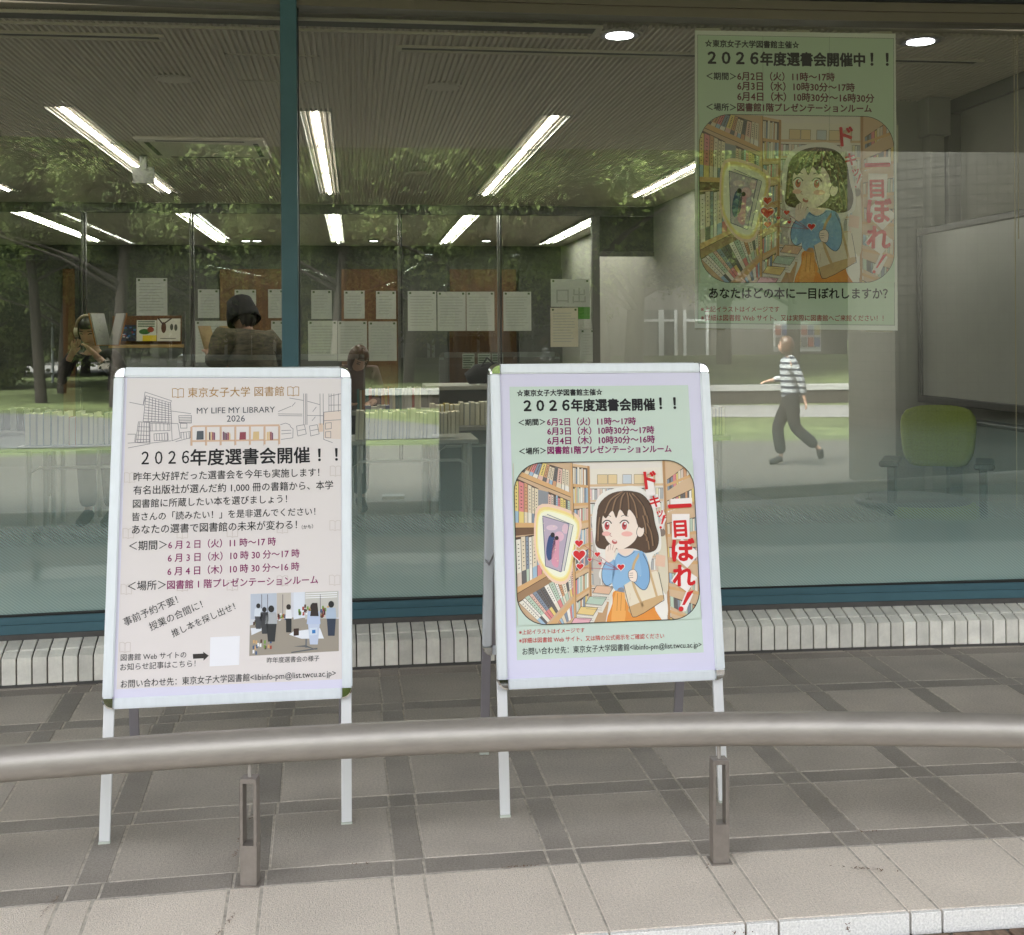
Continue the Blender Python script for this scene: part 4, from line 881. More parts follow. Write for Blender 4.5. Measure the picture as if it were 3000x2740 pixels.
for (x0, y0, x1, y1) in ((75, 166, 225, 186), (615, 178, 750, 196), (1110, 186, 1236, 206), (1250, 738, 1274, 960), (63, 700, 82, 850), (75, 1936, 250, 1950), (1080, 1942, 1240, 1962)):
    t = Print(wp_, -.0008); t.poly([W3(x0, y1), W3(x1, y1), W3(x1, y0), W3(x0, y0)], (1, 1, 1, 1), 0); t.build('tape', ew, M_tape)

# ================================================================ HANDRAIL
rl = empty('steel_rail', atZ(735, 2590, 0), 'thick curved stainless steel rail on slotted posts in front of the boards', 'rail')
pts = []
for u, v in ((0, 2236), (500, 2207), (1000, 2169.5), (1500, 2148), (2000, 2137.6), (2500, 2137), (3000, 2141)):
    pts.append(atZ(u, v, .39))
xs_ = np.array([p.x for p in pts]); ys_ = np.array([p.y for p in pts]); co = np.polyfit(xs_, ys_, 3)
fx = lambda x: float(np.polyval(co, x)) if -1.6 <= x <= 1.9 else None
def ry(x):
    if x < -1.6: y0 = fx(-1.6); sl = float(np.polyval(np.polyder(co), -1.6)); return y0 + sl * (x + 1.6) - .02 * (x + 1.6) ** 2
    if x > 1.9: y0 = fx(1.9); sl = float(np.polyval(np.polyder(co), 1.9)); return y0 + sl * (x - 1.9) - .02 * (x - 1.9) ** 2
    return fx(x)
mb = MB(); mb.tube([(x, ry(x), .39) for x in np.linspace(-5.5, 6, 90)], .0488, 32); mb.build('rail_tube', M_steel, rl)
def rail_post(x, y, ang):
    M = Matrix.Translation((x, y, 0)) @ Matrix.Rotation(ang, 4, 'Z')
    mb = MB(); w2, d2 = .0235, .021
    mb.box((-w2, -d2, 0), (w2, d2, .115), M=M); mb.box((-w2, -d2, .115), (-w2 + .0085, d2, .292), M=M); mb.box((w2 - .0085, -d2, .115), (w2, d2, .292), M=M); mb.box((-w2, -d2, .292), (w2, d2, .304), M=M)
    mb.build('post', M_post, rl, bevel=.0012)
    mb = MB(); mb.tube([(x, y, .3035), (x, y, .345)], .006, 10); mb.build('pin', M_steel, rl)
    mb = MB(); mb.box((-w2 - .008, -d2 - .01, 0), (w2 + .008, d2 + .01, .0035), M=M); mb.build('base_plate', M_post, rl)
P1_, P2_ = atZ(735, 2580, 0), atZ(2098, 2508, 0)
for x in (P1_.x, P2_.x, P1_.x - 1.36, P2_.x + 1.36, P2_.x + 2.72, P1_.x - 2.72): rail_post(x, ry(x), -.15 + .12 * x)

# ================================================================ INTERIOR FURNITURE
def long_table(u0, u1, v, Yp, ztop, lab, dep=.55):
    a, b = atY(u0, v, Yp), atY(u1, v, Yp)
    e = empty('book_table', ((a.x + b.x) / 2, Yp, .1), lab, 'table', 'tables covered with books')
    box('table_top', (a.x, Yp - .05, ztop - .035), (b.x, Yp + dep, ztop - .001), M_tabletop, e, .005)
    mb = MB(); zz = ztop - .16; mb.tube([(a.x + .08, Yp, zz - .35), (a.x + .08, Yp, zz - .04), (a.x + .14, Yp, zz), (b.x - .14, Yp, zz), (b.x - .08, Yp, zz - .04), (b.x - .08, Yp, zz - .35)], .011, 8); mb.build('frame', M_white, e)
    for x in (a.x + .06, b.x - .06):
        for y in (Yp + .04, Yp + dep - .05):
            mb = MB(); mb.tube([(x, y, .1), (x, y, ztop - .036)], .02, 8); mb.build('leg', M_white, e)
    return e
BM = {}
def book_mesh(th, hh, dp, cov, pg):
    k = (round(th, 3), round(hh, 2), cov)
    if k in BM: return BM[k]
    mb = MB(); c = .003
    mb.box((0, 0, 0), (c, dp, hh), 0); mb.box((th - c, 0, 0), (th, dp, hh), 0); mb.box((c, dp - c, 0), (th - c, dp, hh), 0); mb.box((c, .004, .004), (th - c, dp - c, hh - .004), 1)
    me = mb.mesh('book'); me.materials.append(MATS['cover_' + cov]); me.materials.append(MATS['pages']); BM[k] = me; return me
mat('pages', (.78, .75, .60), .8, noise=.08, nscale=200, stretch=(8, 1, .2), rnd=.13)
for n_, c_ in (('cream', (.60, .57, .42)), ('pale grey', (.38, .40, .38)), ('dark', (.03, .028, .026)), ('red', (.32, .06, .04)), ('teal', (.06, .17, .16)), ('yellow', (.5, .38, .04)), ('blue', (.05, .08, .22)), ('orange', (.45, .18, .04)), ('white', (.45, .45, .42))): mat('cover_' + n_, c_, .55, rnd=.12)
def book_row(u0, u1, vb, zb, Yp, hmin, hmax, pal_, seed, where, tmin=.018, tmax=.045, spine=False, lean=0.):
    rnd = random.Random(seed); x = atY(u0, vb, Yp).x; xe = atY(u1, vb, Yp).x
    while x < xe:
        cov = rnd.choice(pal_); th = round(rnd.uniform(tmin, tmax) * 200) / 200; hh = round(rnd.uniform(hmin, hmax) * 100) / 100
        me = book_mesh(th, hh, .15, cov, 0)
        o = bpy.data.objects.new('book', me); C.objects.link(o); o.location = (x + (th if spine else 0), Yp + (.15 if spine else 0) + rnd.uniform(0, .012), zb)
        o.rotation_euler = (0, lean + rnd.uniform(0, .012), math.pi if spine else 0)
        tag(o, f'{cov} book in the {where}', 'book', 'books in the ' + where)
        x += th + rnd.uniform(.0015, .006)
zt1 = .80
long_table(55, 640, 1300, 9.0, zt1, 'long table with pale books behind the left side of the beige board')
book_row(72, 330, 1318, zt1, 9.0, .20, .24, ['cream', 'pale grey', 'cream', 'white', 'teal', 'orange'], 1, 'front row on the table left of the beige board', .02, .05)
book_row(0, 165, 1200, zt1 + .06, 9.75, .14, .17, ['dark', 'cream', 'dark', 'pale grey'], 2, 'dark back row at the far left', .02, .05, True)
book_row(255, 335, 1170, zt1 + .1, 9.9, .14, .17, ['dark', 'red', 'cream', 'dark'], 3, 'small stack row just left of the beige board corner', .015, .035, True)
long_table(-250, 175, 1205, 9.72, zt1 + .055, 'low table with dark spined books at the far left', .4)
long_table(240, 420, 1175, 9.88, zt1 + .095, 'small far table behind the beige board corner', .4)
long_table(1000, 1400, 1300, 9.0, zt1, 'long table with thick cream books between the two boards')
book_row(1040, 1262, 1297, zt1, 9.0, .19, .23, ['cream', 'white', 'cream', 'pale grey'], 4, 'front row on the table between the boards', .02, .04, False, .035)
book_row(1264, 1336, 1265, zt1 + .03, 9.05, .16, .17, ['cream', 'pale grey'], 5, 'short group beside the flat book between the boards', .018, .034)
a = atY(1262, 1293, 8.97); b = atY(1348, 1293, 8.97)
mb = MB(); mb.box((0, 0, 0), (b.x - a.x, .16, .004), 0); mb.box((0, 0, .030), (b.x - a.x, .16, .034), 0); mb.box((.003, .003, .004), (b.x - a.x - .003, .157, .030), 1)
tag(mb.build('flat_book', [MATS['cover_pale grey'], MATS['pages']], None, loc=(a.x, 8.93, zt1)), 'thick pale book lying flat at the right end of the table', 'book')
long_table(1030, 1270, 1172, 9.95, zt1 + .16, 'table with colourful spines behind the front row between the boards', .4)
book_row(1046, 1232, 1172, zt1 + .16, 9.95, .17, .19, ['dark', 'teal', 'cream', 'yellow', 'white', 'cream', 'cream', 'red', 'orange'], 6, 'mixed coloured row in the middle between the boards', .012, .028, True)
book_row(1070, 1142, 1200, zt1 + .11, 9.45, .11, .13, ['pale grey', 'dark', 'blue', 'white'], 7, 'small paperback group on the table between the boards', .02, .045, True)
long_table(1255, 1600, 1210, 9.6, zt1 + .05, 'table with yellowish books beside the green board edge', .4)
book_row(1262, 1440, 1207, zt1 + .05, 9.6, .17, .19, ['cream', 'cream', 'pale grey', 'yellow'], 8, 'long yellowish row touching the green board edge', .03, .045)
long_table(1960, 2135, 1290, 8.9, zt1, 'end of a table with cream books right of the green board')
book_row(2088, 2118, 1280, zt1, 8.9, .20, .22, ['cream', 'white'], 9, 'small group right of the green board', .018, .026)
# paper sheets hung on the partition
def sheet(u0, v0, u1, v1, lab, Yp=None, m=None, lines=True, mir=None):
    Yp = Yp or YP - .03; a, b = atY(u0, v1, Yp), atY(u1, v0, Yp)
    e = empty('paper_sheet', ((a.x + b.x) / 2, Yp, a.z), lab, 'paper', 'papers on the glass partition')
    mb = MB(); mb.box((a.x, Yp - .004, a.z), (b.x, Yp - .002, b.z)); mb.build('sheet', m or M_paper, e)
    mb = MB()
    for x in (a.x + .03, b.x - .03): mb.lathe(x, 0, [(.012, 0), (.0001, .004)], 8)
    mb = MB()
    for x in (a.x + .03, b.x - .03): mb.box((x - .012, Yp - .006, b.z - .035), (x + .012, Yp - .0045, b.z - .012))
    mb.build('magnet', mat('magnet_green', (.06, .10, .03), .5), e)
    if lines:
        mb = MB(); z = b.z - .07
        while z > a.z + .05: mb.box((a.x + .03, Yp - .0048, z), (b.x - .03 - random.uniform(0, .06), Yp - .0042, z + .010)); z -= .034
        tag(mb.build('print_lines', mat('faint_print', (.40, .43, .37), .7), e), kind='stuff')
    return e
W_ = 'the glass partition'
for i, (q, t) in enumerate([((400, 815, 490, 925), 'large sheet above the display rack'), ((580, 848, 642, 932), 'sheet above the camouflage jacket, left'), ((688, 849, 750, 930), 'sheet right above the black hat'), ((786, 848, 832, 932), 'sheet touching the left side of the mullion'),
        ((912, 850, 972, 935), 'small sheet, first right of the mullion'), ((1008, 852, 1068, 934), 'small sheet, second right of the mullion'), ((1102, 853, 1160, 935), 'small sheet, third right of the mullion'),
        ((1195, 853, 1278, 970), 'tall sheet, first of the three in a row'), ((1282, 855, 1364, 970), 'tall sheet, middle of the three in a row'), ((1367, 855, 1448, 970), 'tall sheet, last of the three in a row'), ((1475, 855, 1556, 970), 'tall sheet standing alone left of the exit notice'),
        ((573, 940, 680, 1062), 'lower sheet hidden behind the camouflage jacket'), ((795, 940, 833, 1062), 'lower sheet cut by the mullion'), ((903, 940, 988, 1058), 'lower sheet, left of the pair right of the mullion'), ((990, 941, 1075, 1058), 'lower sheet, middle one right of the mullion'), ((1080, 942, 1162, 1058), 'lower sheet, rightmost right of the mullion')]):
    sheet(*q, 'white ' + t + ' on ' + W_)
M_pap2 = mat('notice_paper', (.60, .56, .42), .7)
ex = sheet(1614, 818, 1727, 899, 'exit notice with two large mirrored characters on the glass partition', lines=False)
sheet(1613, 902, 1693, 1017, 'cream notice with printed lines below the exit notice', m=M_pap2); sheet(1700, 965, 1742, 1060, 'pale notice with printed lines at the door side of the partition')
Yx = YP - .045
plx = Plane((0, Yx, 0), (1, 0, 0), UP); px_ = Print(plx, 0)
vs, fs = glyphs('出口', .02); a, b = atY(1630, 885, Yx), atY(1716, 885, Yx); k = (b.x - a.x) / (max(v[0] for v in vs) - min(v[0] for v in vs)); x1 = max(v[0] for v in vs)
mb = MB(); mb.grid([(a.x + (x1 - x) * k, Yx, a.z + y * k) for x, y in vs], [f[::-1] for f in fs]); mb.build('lettering', mat('show_through', (.36, .38, .33), .7), ex)
o = box('exit_sign', tuple(atY(1693, 935, YP + .1)), tuple(atY(1727, 900, YP + .13)), mat('sign_green', (.06, .20, .02), .5, emit=.04)); tag(o, 'small green lit sign behind the cream notice', 'sign')
for i, (u0, u1, lab) in enumerate(((1355, 1390, 'left of three'), (1400, 1437, 'middle of three'), (1441, 1474, 'right of three'))):
    Yf = YP + 1.2; a, b = atY(u0, 1080, Yf), atY(u1, 1036, Yf); e = empty('flyer', ((a.x + b.x) / 2, Yf, a.z), f'small green and white flyer, {lab}, on the brown panel near the green board', 'flyer', 'three small flyers')
    box('sheet', (a.x, Yf, a.z), (b.x, Yf + .003, b.z), M_paper, e); mb = MB()
    for k in range(6): z = b.z - .02 - k * (b.z - a.z) / 6.5; mb.box((a.x + .01, Yf - .002, z - .015), (b.x - .01 - (k % 3) * .02, Yf - .001, z))
    mb.build('print', mat('flyer_ink', (.05, .09, .03), .6), e)
a, b = atY(1318, 1110, YP + 1.25), atY(1512, 970, YP + 1.25); o = box('wood_screen', (a.x, YP + 1.25, .1), (b.x, YP + 1.3, b.z), M_wood); tag(o, 'brown wooden screen carrying the three small flyers', 'screen')
# display rack
Yr = 11.2
a, b = atY(330, 1010, Yr), atY(532, 925, Yr)
e = empty('display_rack', ((a.x + b.x) / 2, Yr, .1), 'magazine rack with an orange back holding three posters beside the reader with headphones', 'display rack')
box('back_panel', (a.x, Yr, a.z), (b.x, Yr + .02, b.z), M_wood, e, .003); box('shelf', (a.x - .02, Yr - .09, a.z - .03), (b.x + .02, Yr + .02, a.z - .002), mat('shelf_tan', (.40, .27, .10), .5), e, .003)
for x in (a.x - .02, b.x + .02): mb = MB(); mb.tube([(x, Yr + .03, .1), (x, Yr + .03, b.z + .04)], .013, 8); mb.build('post', M_framem, e)
def card(u0, v0, u1, v1, cols, lab, kind):
    a, b = atY(u0, v1, Yr - .04), atY(u1, v0, Yr - .04); pc = Plane((a.x, Yr - .04, a.z), (1, 0, 0), (0, .12, 1)); w_, h_ = b.x - a.x, b.z - a.z
    pr = Print(pc, .002); pr.poly([(0, 0), (w_, 0), (w_, h_), (0, h_)], lin(cols), 0); rn = random.Random(kind)
    if kind == 1:
        for k in range(30): x, y = rn.uniform(.03, .9) * w_, rn.uniform(.1, .85) * h_; pr.poly([(x, y), (x + .02, y), (x + .02, y + .012), (x, y + .012)], lin(rn.choice([(150, 40, 60), (60, 110, 160), (200, 190, 180), (30, 90, 60)])), 1)
    if kind == 2:
        for k in range(4): pr.poly([(.01, h_ * (.92 - k * .08)), (w_ * .9, h_ * (.92 - k * .08)), (w_ * .9, h_ * (.96 - k * .08)), (.01, h_ * (.96 - k * .08))], lin((60, 90, 60)), 1)
        pr.poly([(w_ * .3, 0), (w_, 0), (w_, h_ * .28), (w_ * .3, h_ * .28)], lin((226, 200, 40)), 2); pr.poly(ell(w_ * .7, h_ * .55, .03, .025), lin((150, 60, 40)), 2); pr.poly(ell(w_ * .4, h_ * .45, .05, .025), lin((60, 110, 50)), 2)
    if kind == 3:
        pr.line([(.01, h_), (w_ * .25, h_ * .75), (w_ * .6, h_)], .012, lin((70, 50, 40)), 1); pr.poly(ell(w_ * .28, h_ * .6, .022, .05), lin((90, 50, 36)), 1); pr.poly(ell(w_ * .62, h_ * .62, .014, .03), lin((80, 80, 70)), 1); pr.poly(ell(w_ * .8, h_ * .6, .014, .03), lin((80, 80, 70)), 1); pr.line([(.03, h_ * .12), (w_ * .8, h_ * .12)], .006, lin((90, 90, 80)), 1)
    pr.build('poster', tag(bpy.data.objects.new('rack_poster', None), lab, 'poster', 'posters on the rack') if False else e)
card(334, 952, 398, 1000, (44, 46, 62), '', 1); card(400, 938, 458, 1000, (214, 216, 198), '', 2); card(460, 933, 528, 1000, (218, 216, 200), '', 3)
# whiteboard
XB = 3.78
ya = atX(2707, 700, XB).y; yb = 5.98
zt_, zb_ = atX(2707, 690, XB).z, atX(2707, 1157, XB).z
e = empty('whiteboard', (XB, (ya + yb) / 2, .1), 'large whiteboard with dark frame and pen tray at the right edge', 'whiteboard')
box('face', (XB - .012, yb, zb_), (XB, ya, zt_), M_wb, e)
for a, b in (((XB - .03, yb, zt_ + .001), (XB + .02, ya + .045, zt_ + .045)), ((XB - .03, yb, zb_ - .05), (XB + .02, ya + .045, zb_ - .001)), ((XB - .03, ya + .001, zb_ - .05), (XB + .02, ya + .044, zt_))): box('frame', a, b, M_wbframe, e, .006)
box('pen_tray', (XB - .13, yb, zb_ - .14), (XB - .02, ya + .12, zb_ - .115), M_wbframe, e, .006)
box('post', (XB + .03, ya - .04, .1), (XB + .07, ya, zt_), M_wbframe, e); box('post', (XB + .03, yb + .1, .1), (XB + .07, yb + .14, zt_), M_wbframe, e)
# round table
zt0 = .575; cx, cyy = atZ(2672, 1458, zt0).x, atZ(2672, 1458, zt0).y
e = empty('round_table', (cx, cyy, .1), 'low dark round table with pale legs in front of the green chair', 'table')
mb = MB(); mb.lathe(cx, cyy, [(.0001, zt0), (.325, zt0), (.34, zt0 - .012), (.33, zt0 - .035), (.20, zt0 - .09), (.0001, zt0 - .09)], 40); mb.build('top', mat('dark_laminate', (.075, .075, .07), .4), e)
for k in range(4):
    an = .5 + k * math.pi / 2; mb = MB(); mb.tube([(cx + .2 * math.cos(an), cyy + .2 * math.sin(an), zt0 - .08), (cx + .27 * math.cos(an), cyy + .29 * math.sin(an), .1)], .014, 8); mb.build('leg', M_white, e)
# green chair
pc = atZ(2800, 1700, .10); pc.x = 3.36; pc.y = 6.66
e = empty('office_chair', (pc.x, pc.y, .1), 'lime green mesh chair with black armrests beside the whiteboard', 'chair')
M = Matrix.Translation((pc.x, pc.y, 0)) @ Matrix.Rotation(-.5, 4, 'Z')
mb = MB(); vs = []; fs = []; nx, nz = 10, 10
for i in range(nx + 1):
    for j in range(nz + 1):
        s, t = i / nx * 2 - 1, j / nz * 2 - 1
        sx = s * (.20 + .02 * t) * math.sqrt(max(0, 1 - .38 * abs(t) ** 4)); tz = t * .175 * math.sqrt(max(0, 1 - .3 * abs(s) ** 4)); vs.append(M @ Vector((sx, .19 + .06 * t - .05 * s * s, .955 + tz)))
        
for i in range(nx):
    for j in range(nz): a = i * (nz + 1) + j; fs.append((a, a + nz + 1, a + nz + 2, a + 1))
mb.grid(vs, fs, sm=True); o = mb.build('backrest', M_green, e); sm_ = o.modifiers.new('s', 'SOLIDIFY'); sm_.thickness = .03
mb = MB(); mb.box((-.23, -.22, .50), (.23, .2, .56), M=M); mb.build('seat', M_green, e, bevel=.02, seg=2)
for s in (-1, 1):
    mb = MB(); mb.box((s * .255 - .055, -.24, .795), (s * .255 + .055, .12, .83), M=M); mb.build('armrest', M_black, e, bevel=.01)
    mb = MB(); mb.box((s * .25 - .022, -.12, .50), (s * .25 + .022, .06, .795), M=M); mb.build('arm_support', M_black, e, bevel=.006)
    for t in (-1, 1): mb = MB(); mb.tube([M @ Vector((s * .26, t * .03, .52)), M @ Vector((s * .30, t * .30, .1))], .014, 8); mb.build('leg', M_white if t < 0 else M_black, e)
# blind cords
for k, u in enumerate((2970, 2980)):
    p = atGlass(u, 60, .06); z1 = atGlass(u, 1490 if k == 0 else 700, .06).z
    mb = MB(); mb.tube([(p.x, p.y, 3.12), (p.x, p.y, z1)], .0022, 6); o = mb.build('blind_cord', M_cord, None, loc=(p.x, p.y, 3.12)); tag(o, ('long thin' if k == 0 else 'short thin') + ' blind cord hanging inside the glass at the right edge', 'cord')
# ================================================================ PEOPLE
M_skin = mat('skin', (.52, .31, .22), .5); M_hair = mat('dark_hair', (.018, .014, .012), .4, noise=.3, nscale=60, stretch=(4, 4, .5)); M_hairb = mat('brown_hair', (.10, .05, .028), .4, noise=.4, nscale=60, stretch=(6, 6, .5))
M_blackc = mat('black_cloth', (.012, .012, .013), .85); M_beigeph = mat('headphone_beige', (.55, .48, .34), .4)
M_camo = mat('camouflage_cloth', (.16, .13, .08), .85, noise=.5, nscale=14, col2=(.02, .022, .012), stretch=(1, 1, 3.5))
M_denim = mat('blue_denim', (.10, .16, .36), .8); M_whitec = mat('white_cloth', (.6, .6, .62), .8); M_pants = mat('charcoal_cloth', (.010, .010, .012), .9)
m = mat('striped_cloth', (.66, .68, .70), .85); n = m.node_tree; tcc = n.nodes.new('ShaderNodeTexCoord'); wv = n.nodes.new('ShaderNodeTexWave'); wv.bands_direction = 'Z'; wv.inputs['Scale'].default_value = 4.2; wv.inputs['Distortion'].default_value = .4
rp_ = n.nodes.new('ShaderNodeValToRGB'); rp_.color_ramp.elements[0].position = .30; rp_.color_ramp.elements[0].color = (.02, .03, .06, 1); rp_.color_ramp.elements[1].position = .38; rp_.color_ramp.elements[1].color = (.44, .46, .48, 1)
n.links.new(tcc.outputs['Object'], wv.inputs[0]); n.links.new(wv.outputs['Fac'], rp_.inputs[0]); n.links.new(rp_.outputs[0], n.nodes['Principled BSDF'].inputs['Base Color'])
def skin(name, chains, m, parent, M, sub=1):
    """chains: lists of (x,y,z,r); the first point of the first chain is the root; equal points are welded"""
    vs, rs, es, idx = [], [], [], {}
    for ch in chains:
        prev = None
        for (x, y, z, r) in ch:
            k = (round(x, 4), round(y, 4), round(z, 4))
            if k not in idx: idx[k] = len(vs); vs.append((x, y, z)); rs.append(r)
            if prev is not None and prev != idx[k]: es.append((prev, idx[k]))
            prev = idx[k]
    off = rootloc(parent)
    me = bpy.data.meshes.new(name); me.from_pydata([tuple(M @ Vector(v) - off) for v in vs], es, [])
    o = bpy.data.objects.new(name, me); C.objects.link(o)
    o.modifiers.new('skin', 'SKIN'); o.modifiers['skin'].use_smooth_shade = True
    if sub: s_ = o.modifiers.new('sub', 'SUBSURF'); s_.levels = sub; s_.render_levels = sub
    for i, r in enumerate(rs): me.skin_vertices[0].data[i].radius = (r, r); me.skin_vertices[0].data[i].use_root = (i == 0)
    dg = bpy.context.evaluated_depsgraph_get(); nm = bpy.data.meshes.new_from_object(o.evaluated_get(dg)); o.modifiers.clear(); o.data = nm; nm.name = name
    nm.materials.clear(); nm.materials.append(m); o.parent = parent; return o
def head(parent, M, hair, cut='bob', face=True, hat=None, name='head'):
    """local frame: origin at the head centre, +y is where the face looks"""
    def shell(k, f):
        vs = []; fs = []; N, K = 20, 14
        for i in range(K + 1):
            ph = math.pi * i / K
            for j in range(N):
                t = 2 * math.pi * j / N; x, y, z = math.sin(ph) * math.cos(t), math.sin(ph) * math.sin(t), math.cos(ph)
                q = f(x, y, z); vs.append(M @ Vector((q[0] * k, q[1] * k, q[2] * k)))
        for i in range(K):
            for j in range(N): fs.append((i * N + j, (i + 1) * N + j, (i + 1) * N + (j + 1) % N, i * N + (j + 1) % N))
        return vs, fs, N, K
    def f(x, y, z):
        w_ = .074 * (1 - .28 * max(0, -z) ** 1.5); yy = y * .092; 
        if y > .5 and abs(x) < .3 and -.35 < z < .1: yy += .020 * (1 - abs(x) / .3) * (1 - abs(z + .15) / .25 if abs(z + .15) < .25 else 0)
        return (x * w_, yy + (.012 if z < -.4 else 0), z * .115)
    vs, fs, N, K = shell(1, f); mb = MB(); mb.grid(vs, fs, sm=True); h = mb.build(name, M_skin, parent)
    if face:
        mb = MB()
        for s in (-1, 1): mb.tube([M @ Vector((s * .045, .074, .010)), M @ Vector((s * .030, .083, .014)), M @ Vector((s * .016, .084, .008))], .0045, 6)
        for s in (-1, 1): mb.tube([M @ Vector((s * .048, .072, .030)), M @ Vector((s * .018, .087, .034))], .003, 6)
        mb.build('eyes', M_blackc, parent)
        mb = MB(); mb.tube([M @ Vector((-.02, .083, -.058)), M @ Vector((0, .089, -.057)), M @ Vector((.02, .083, -.058))], .005, 6); mb.build('mouth', mat('lips', (.35, .10, .08), .5), parent)
    def g(x, y, z):
        low = 1.25 if cut == 'bob' else 1.0
        return (x * .086 * (1 + .1 * max(0, -z)), y * .104 - .004, z * .122 * (low if z < 0 else 1))
    vs, fs, N, K = shell(1, g); keep = []
    for fc in fs:
        c = sum((Vector(vs[i]) for i in fc), Vector()) / 4; l = M.inverted() @ c
        if l.y > .038 and l.z < .055 and abs(l.x) < .07: continue
        if l.z < -.115 if cut == 'bob' else l.z < -.05 and l.y > -.05: continue
        keep.append(fc)
    mb = MB(); mb.grid(vs, keep, sm=True); o = mb.build('hair', hair, parent); s_ = o.modifiers.new('s', 'SOLIDIFY'); s_.thickness = .008
    if hat:
        mb = MB(); pr = [(.0001, .155), (.055, .150), (.088, .125), (.100, .07), (.112, .03), (.117, -.01), (.121, -.04), (.117, -.044), (.10, -.01)]
        mb.lathe(0, 0, pr, 24); mb.v = [M @ v for v in mb.v]; mb.build('bucket_hat', hat, parent)
    return h
def hand(wx, wy, wz, d, side, r=.011, curl=.5):
    """chains of a palm, five fingers of unequal length, bent at the knuckle; d is the pointing direction"""
    d = Vector(d).normalized(); s = d.cross(UP) if abs(d.z) < .9 else Vector((1, 0, 0)); s.normalize(); s *= side; nrm = d.cross(s)
    w0 = Vector((wx, wy, wz)); palm = w0 + d * .045; out = [[(wx, wy, wz, .022), (*palm, .020)]]
    for k, L in enumerate((.062, .072, .066, .050)):
        b = palm + s * ((k - 1.5) * .019) + d * .035; c = b + d * L * .55 - nrm * .004; e_ = c + d * L * .4 * (1 - curl) - nrm * L * .4 * curl
        out.append([(*palm, .020), (*b, .0095), (*c, .0085), (*e_, .007)])
    b = w0 + d * .02 - s * .035; c = b + d * .035 - s * .012; out.append([(*w0, .022), (*b, .012), (*c, .009)])
    return out
def person(loc, rz, label, top_m, leg_m, hair, pose, scale=1.0, hat=None, cut='bob', headpitch=0., headturn=0., lean=0., group=None, detail=1, sleeve=True, extra=None, bulk=1.0):
    e = empty('person', loc, label, 'person', group)
    M = Matrix.Translation(Vector(loc)) @ Matrix.Rotation(rz, 4, 'Z') @ Matrix.Scale(scale, 4)
    Lm = Matrix.Translation((0, 0, .92)) @ Matrix.Rotation(-lean, 4, 'X') @ Matrix.Translation((0, 0, -.92))
    T = lambda x, y, z: tuple(Lm @ Vector((x, y, z)))
    armL, armR, legL, legR = pose       # each arm: elbow, wrist; each leg: knee, ankle, toe (world of the figure)
    shL, shR = T(-.165, 0, 1.36), T(.165, 0, 1.36); neck = T(0, -.005, 1.42); hd = T(0, .02, 1.545); ch = T(0, 0, 1.27); wa = T(0, .005, 1.08)
    pel = (0, 0, .93)
    body = [[(*pel, .06), (*wa, .06), (*ch, .07), (*neck, .045), (*hd, .05)]]
    for sh, (el, wr) in ((shL, armL), (shR, armR)): body.append([(*ch, .07), (*sh, .045), (*el, .036), (*wr, .024)])
    for sx, (kn, an, to) in ((-1, legL), (1, legR)): body.append([(*pel, .06), (sx * .085, 0, .84, .055), (*kn, .045), (*an, .034), (*to, .028)])
    for side, (el, wr) in ((-1, armL), (1, armR)):
        d = (Vector(wr) - Vector(el)); body += hand(*wr, d, side)
    skin('body', body, M_skin, e, M, detail)
    cl = [[(0, 0, .84, .135), (*pel, .14), (*wa, .125 * bulk), (*ch, .12 * bulk), (*T(0, 0, 1.37), .085 * bulk)]]
    for sh, (el, wr) in ((shL, armL), (shR, armR)):
        w2 = tuple(Vector(el) + (Vector(wr) - Vector(el)) * (.82 if sleeve else .15)); cl.append([(*ch, .12 * bulk), (*sh, .065 * bulk), (*el, .055 * bulk), (*w2, .042)])
    skin('top', cl, top_m, e, M, detail)
    tr = [[(*T(0, 0, 1.02), .115), (*pel, .13), (0, 0, .85, .12)]]
    for sx, (kn, an, to) in ((-1, legL), (1, legR)):
        a2 = tuple(Vector(kn) + (Vector(an) - Vector(kn)) * .9); tr.append([(0, 0, .85, .12), (sx * .09, 0, .80, .10), (*kn, .082), (*a2, .075)])
    skin('trousers', tr, leg_m, e, M, detail)
    sh = MB()
    for kn, an, to in (legL, legR): sh.tube([M @ Vector(an), M @ ((Vector(an) + Vector(to)) / 2 + Vector((0, 0, -.01))), M @ Vector(to)], [.045 * scale, .046 * scale, .034 * scale], 10)
    sh.build('shoes', M_whitec if extra == 'white shoes' else M_blackc, e)
    hm = M @ Matrix.Translation(hd) @ Matrix.Rotation(headturn, 4, 'Z') @ Matrix.Rotation(-headpitch, 4, 'X')
    head(e, hm, hair, cut, True, hat)
    return e, M, hm
stand = (((-.1, .02, .49), (-.1, -.02, .09), (-.1, .14, .035)), ((.1, .02, .49), (.1, -.02, .09), (.1, .14, .035)))
# reader with headphones
p = atZ(264, 2000, .10); hp = atY(262, 932, 9.75)
e, M, hm = person((hp.x + .06, 9.80, .10), math.pi - .25, 'reader in a dark top wearing beige headphones, looking down at an open book', M_blackc, M_pants, M_hair,
    (((-.27, .12, 1.12), (-.10, .26, 1.34)), ((.27, .12, 1.12), (.08, .28, 1.36)), *stand), 1.0, None, 'short', .45, .1, .22)
mb = MB(); mb.tube([hm @ Vector((.098 * math.sin(t), .0, .118 * math.cos(t) + .012)) for t in np.linspace(-1.5, 1.5, 14)], .011, 8); mb.build('headband', M_beigeph, e)
for s in (-1, 1):
    mb = MB(); mb.tube([hm @ Vector((s * .082, 0, -.01)), hm @ Vector((s * .112, 0, -.01))], [.042, .038], 16); mb.build('ear_cup', M_beigeph, e)
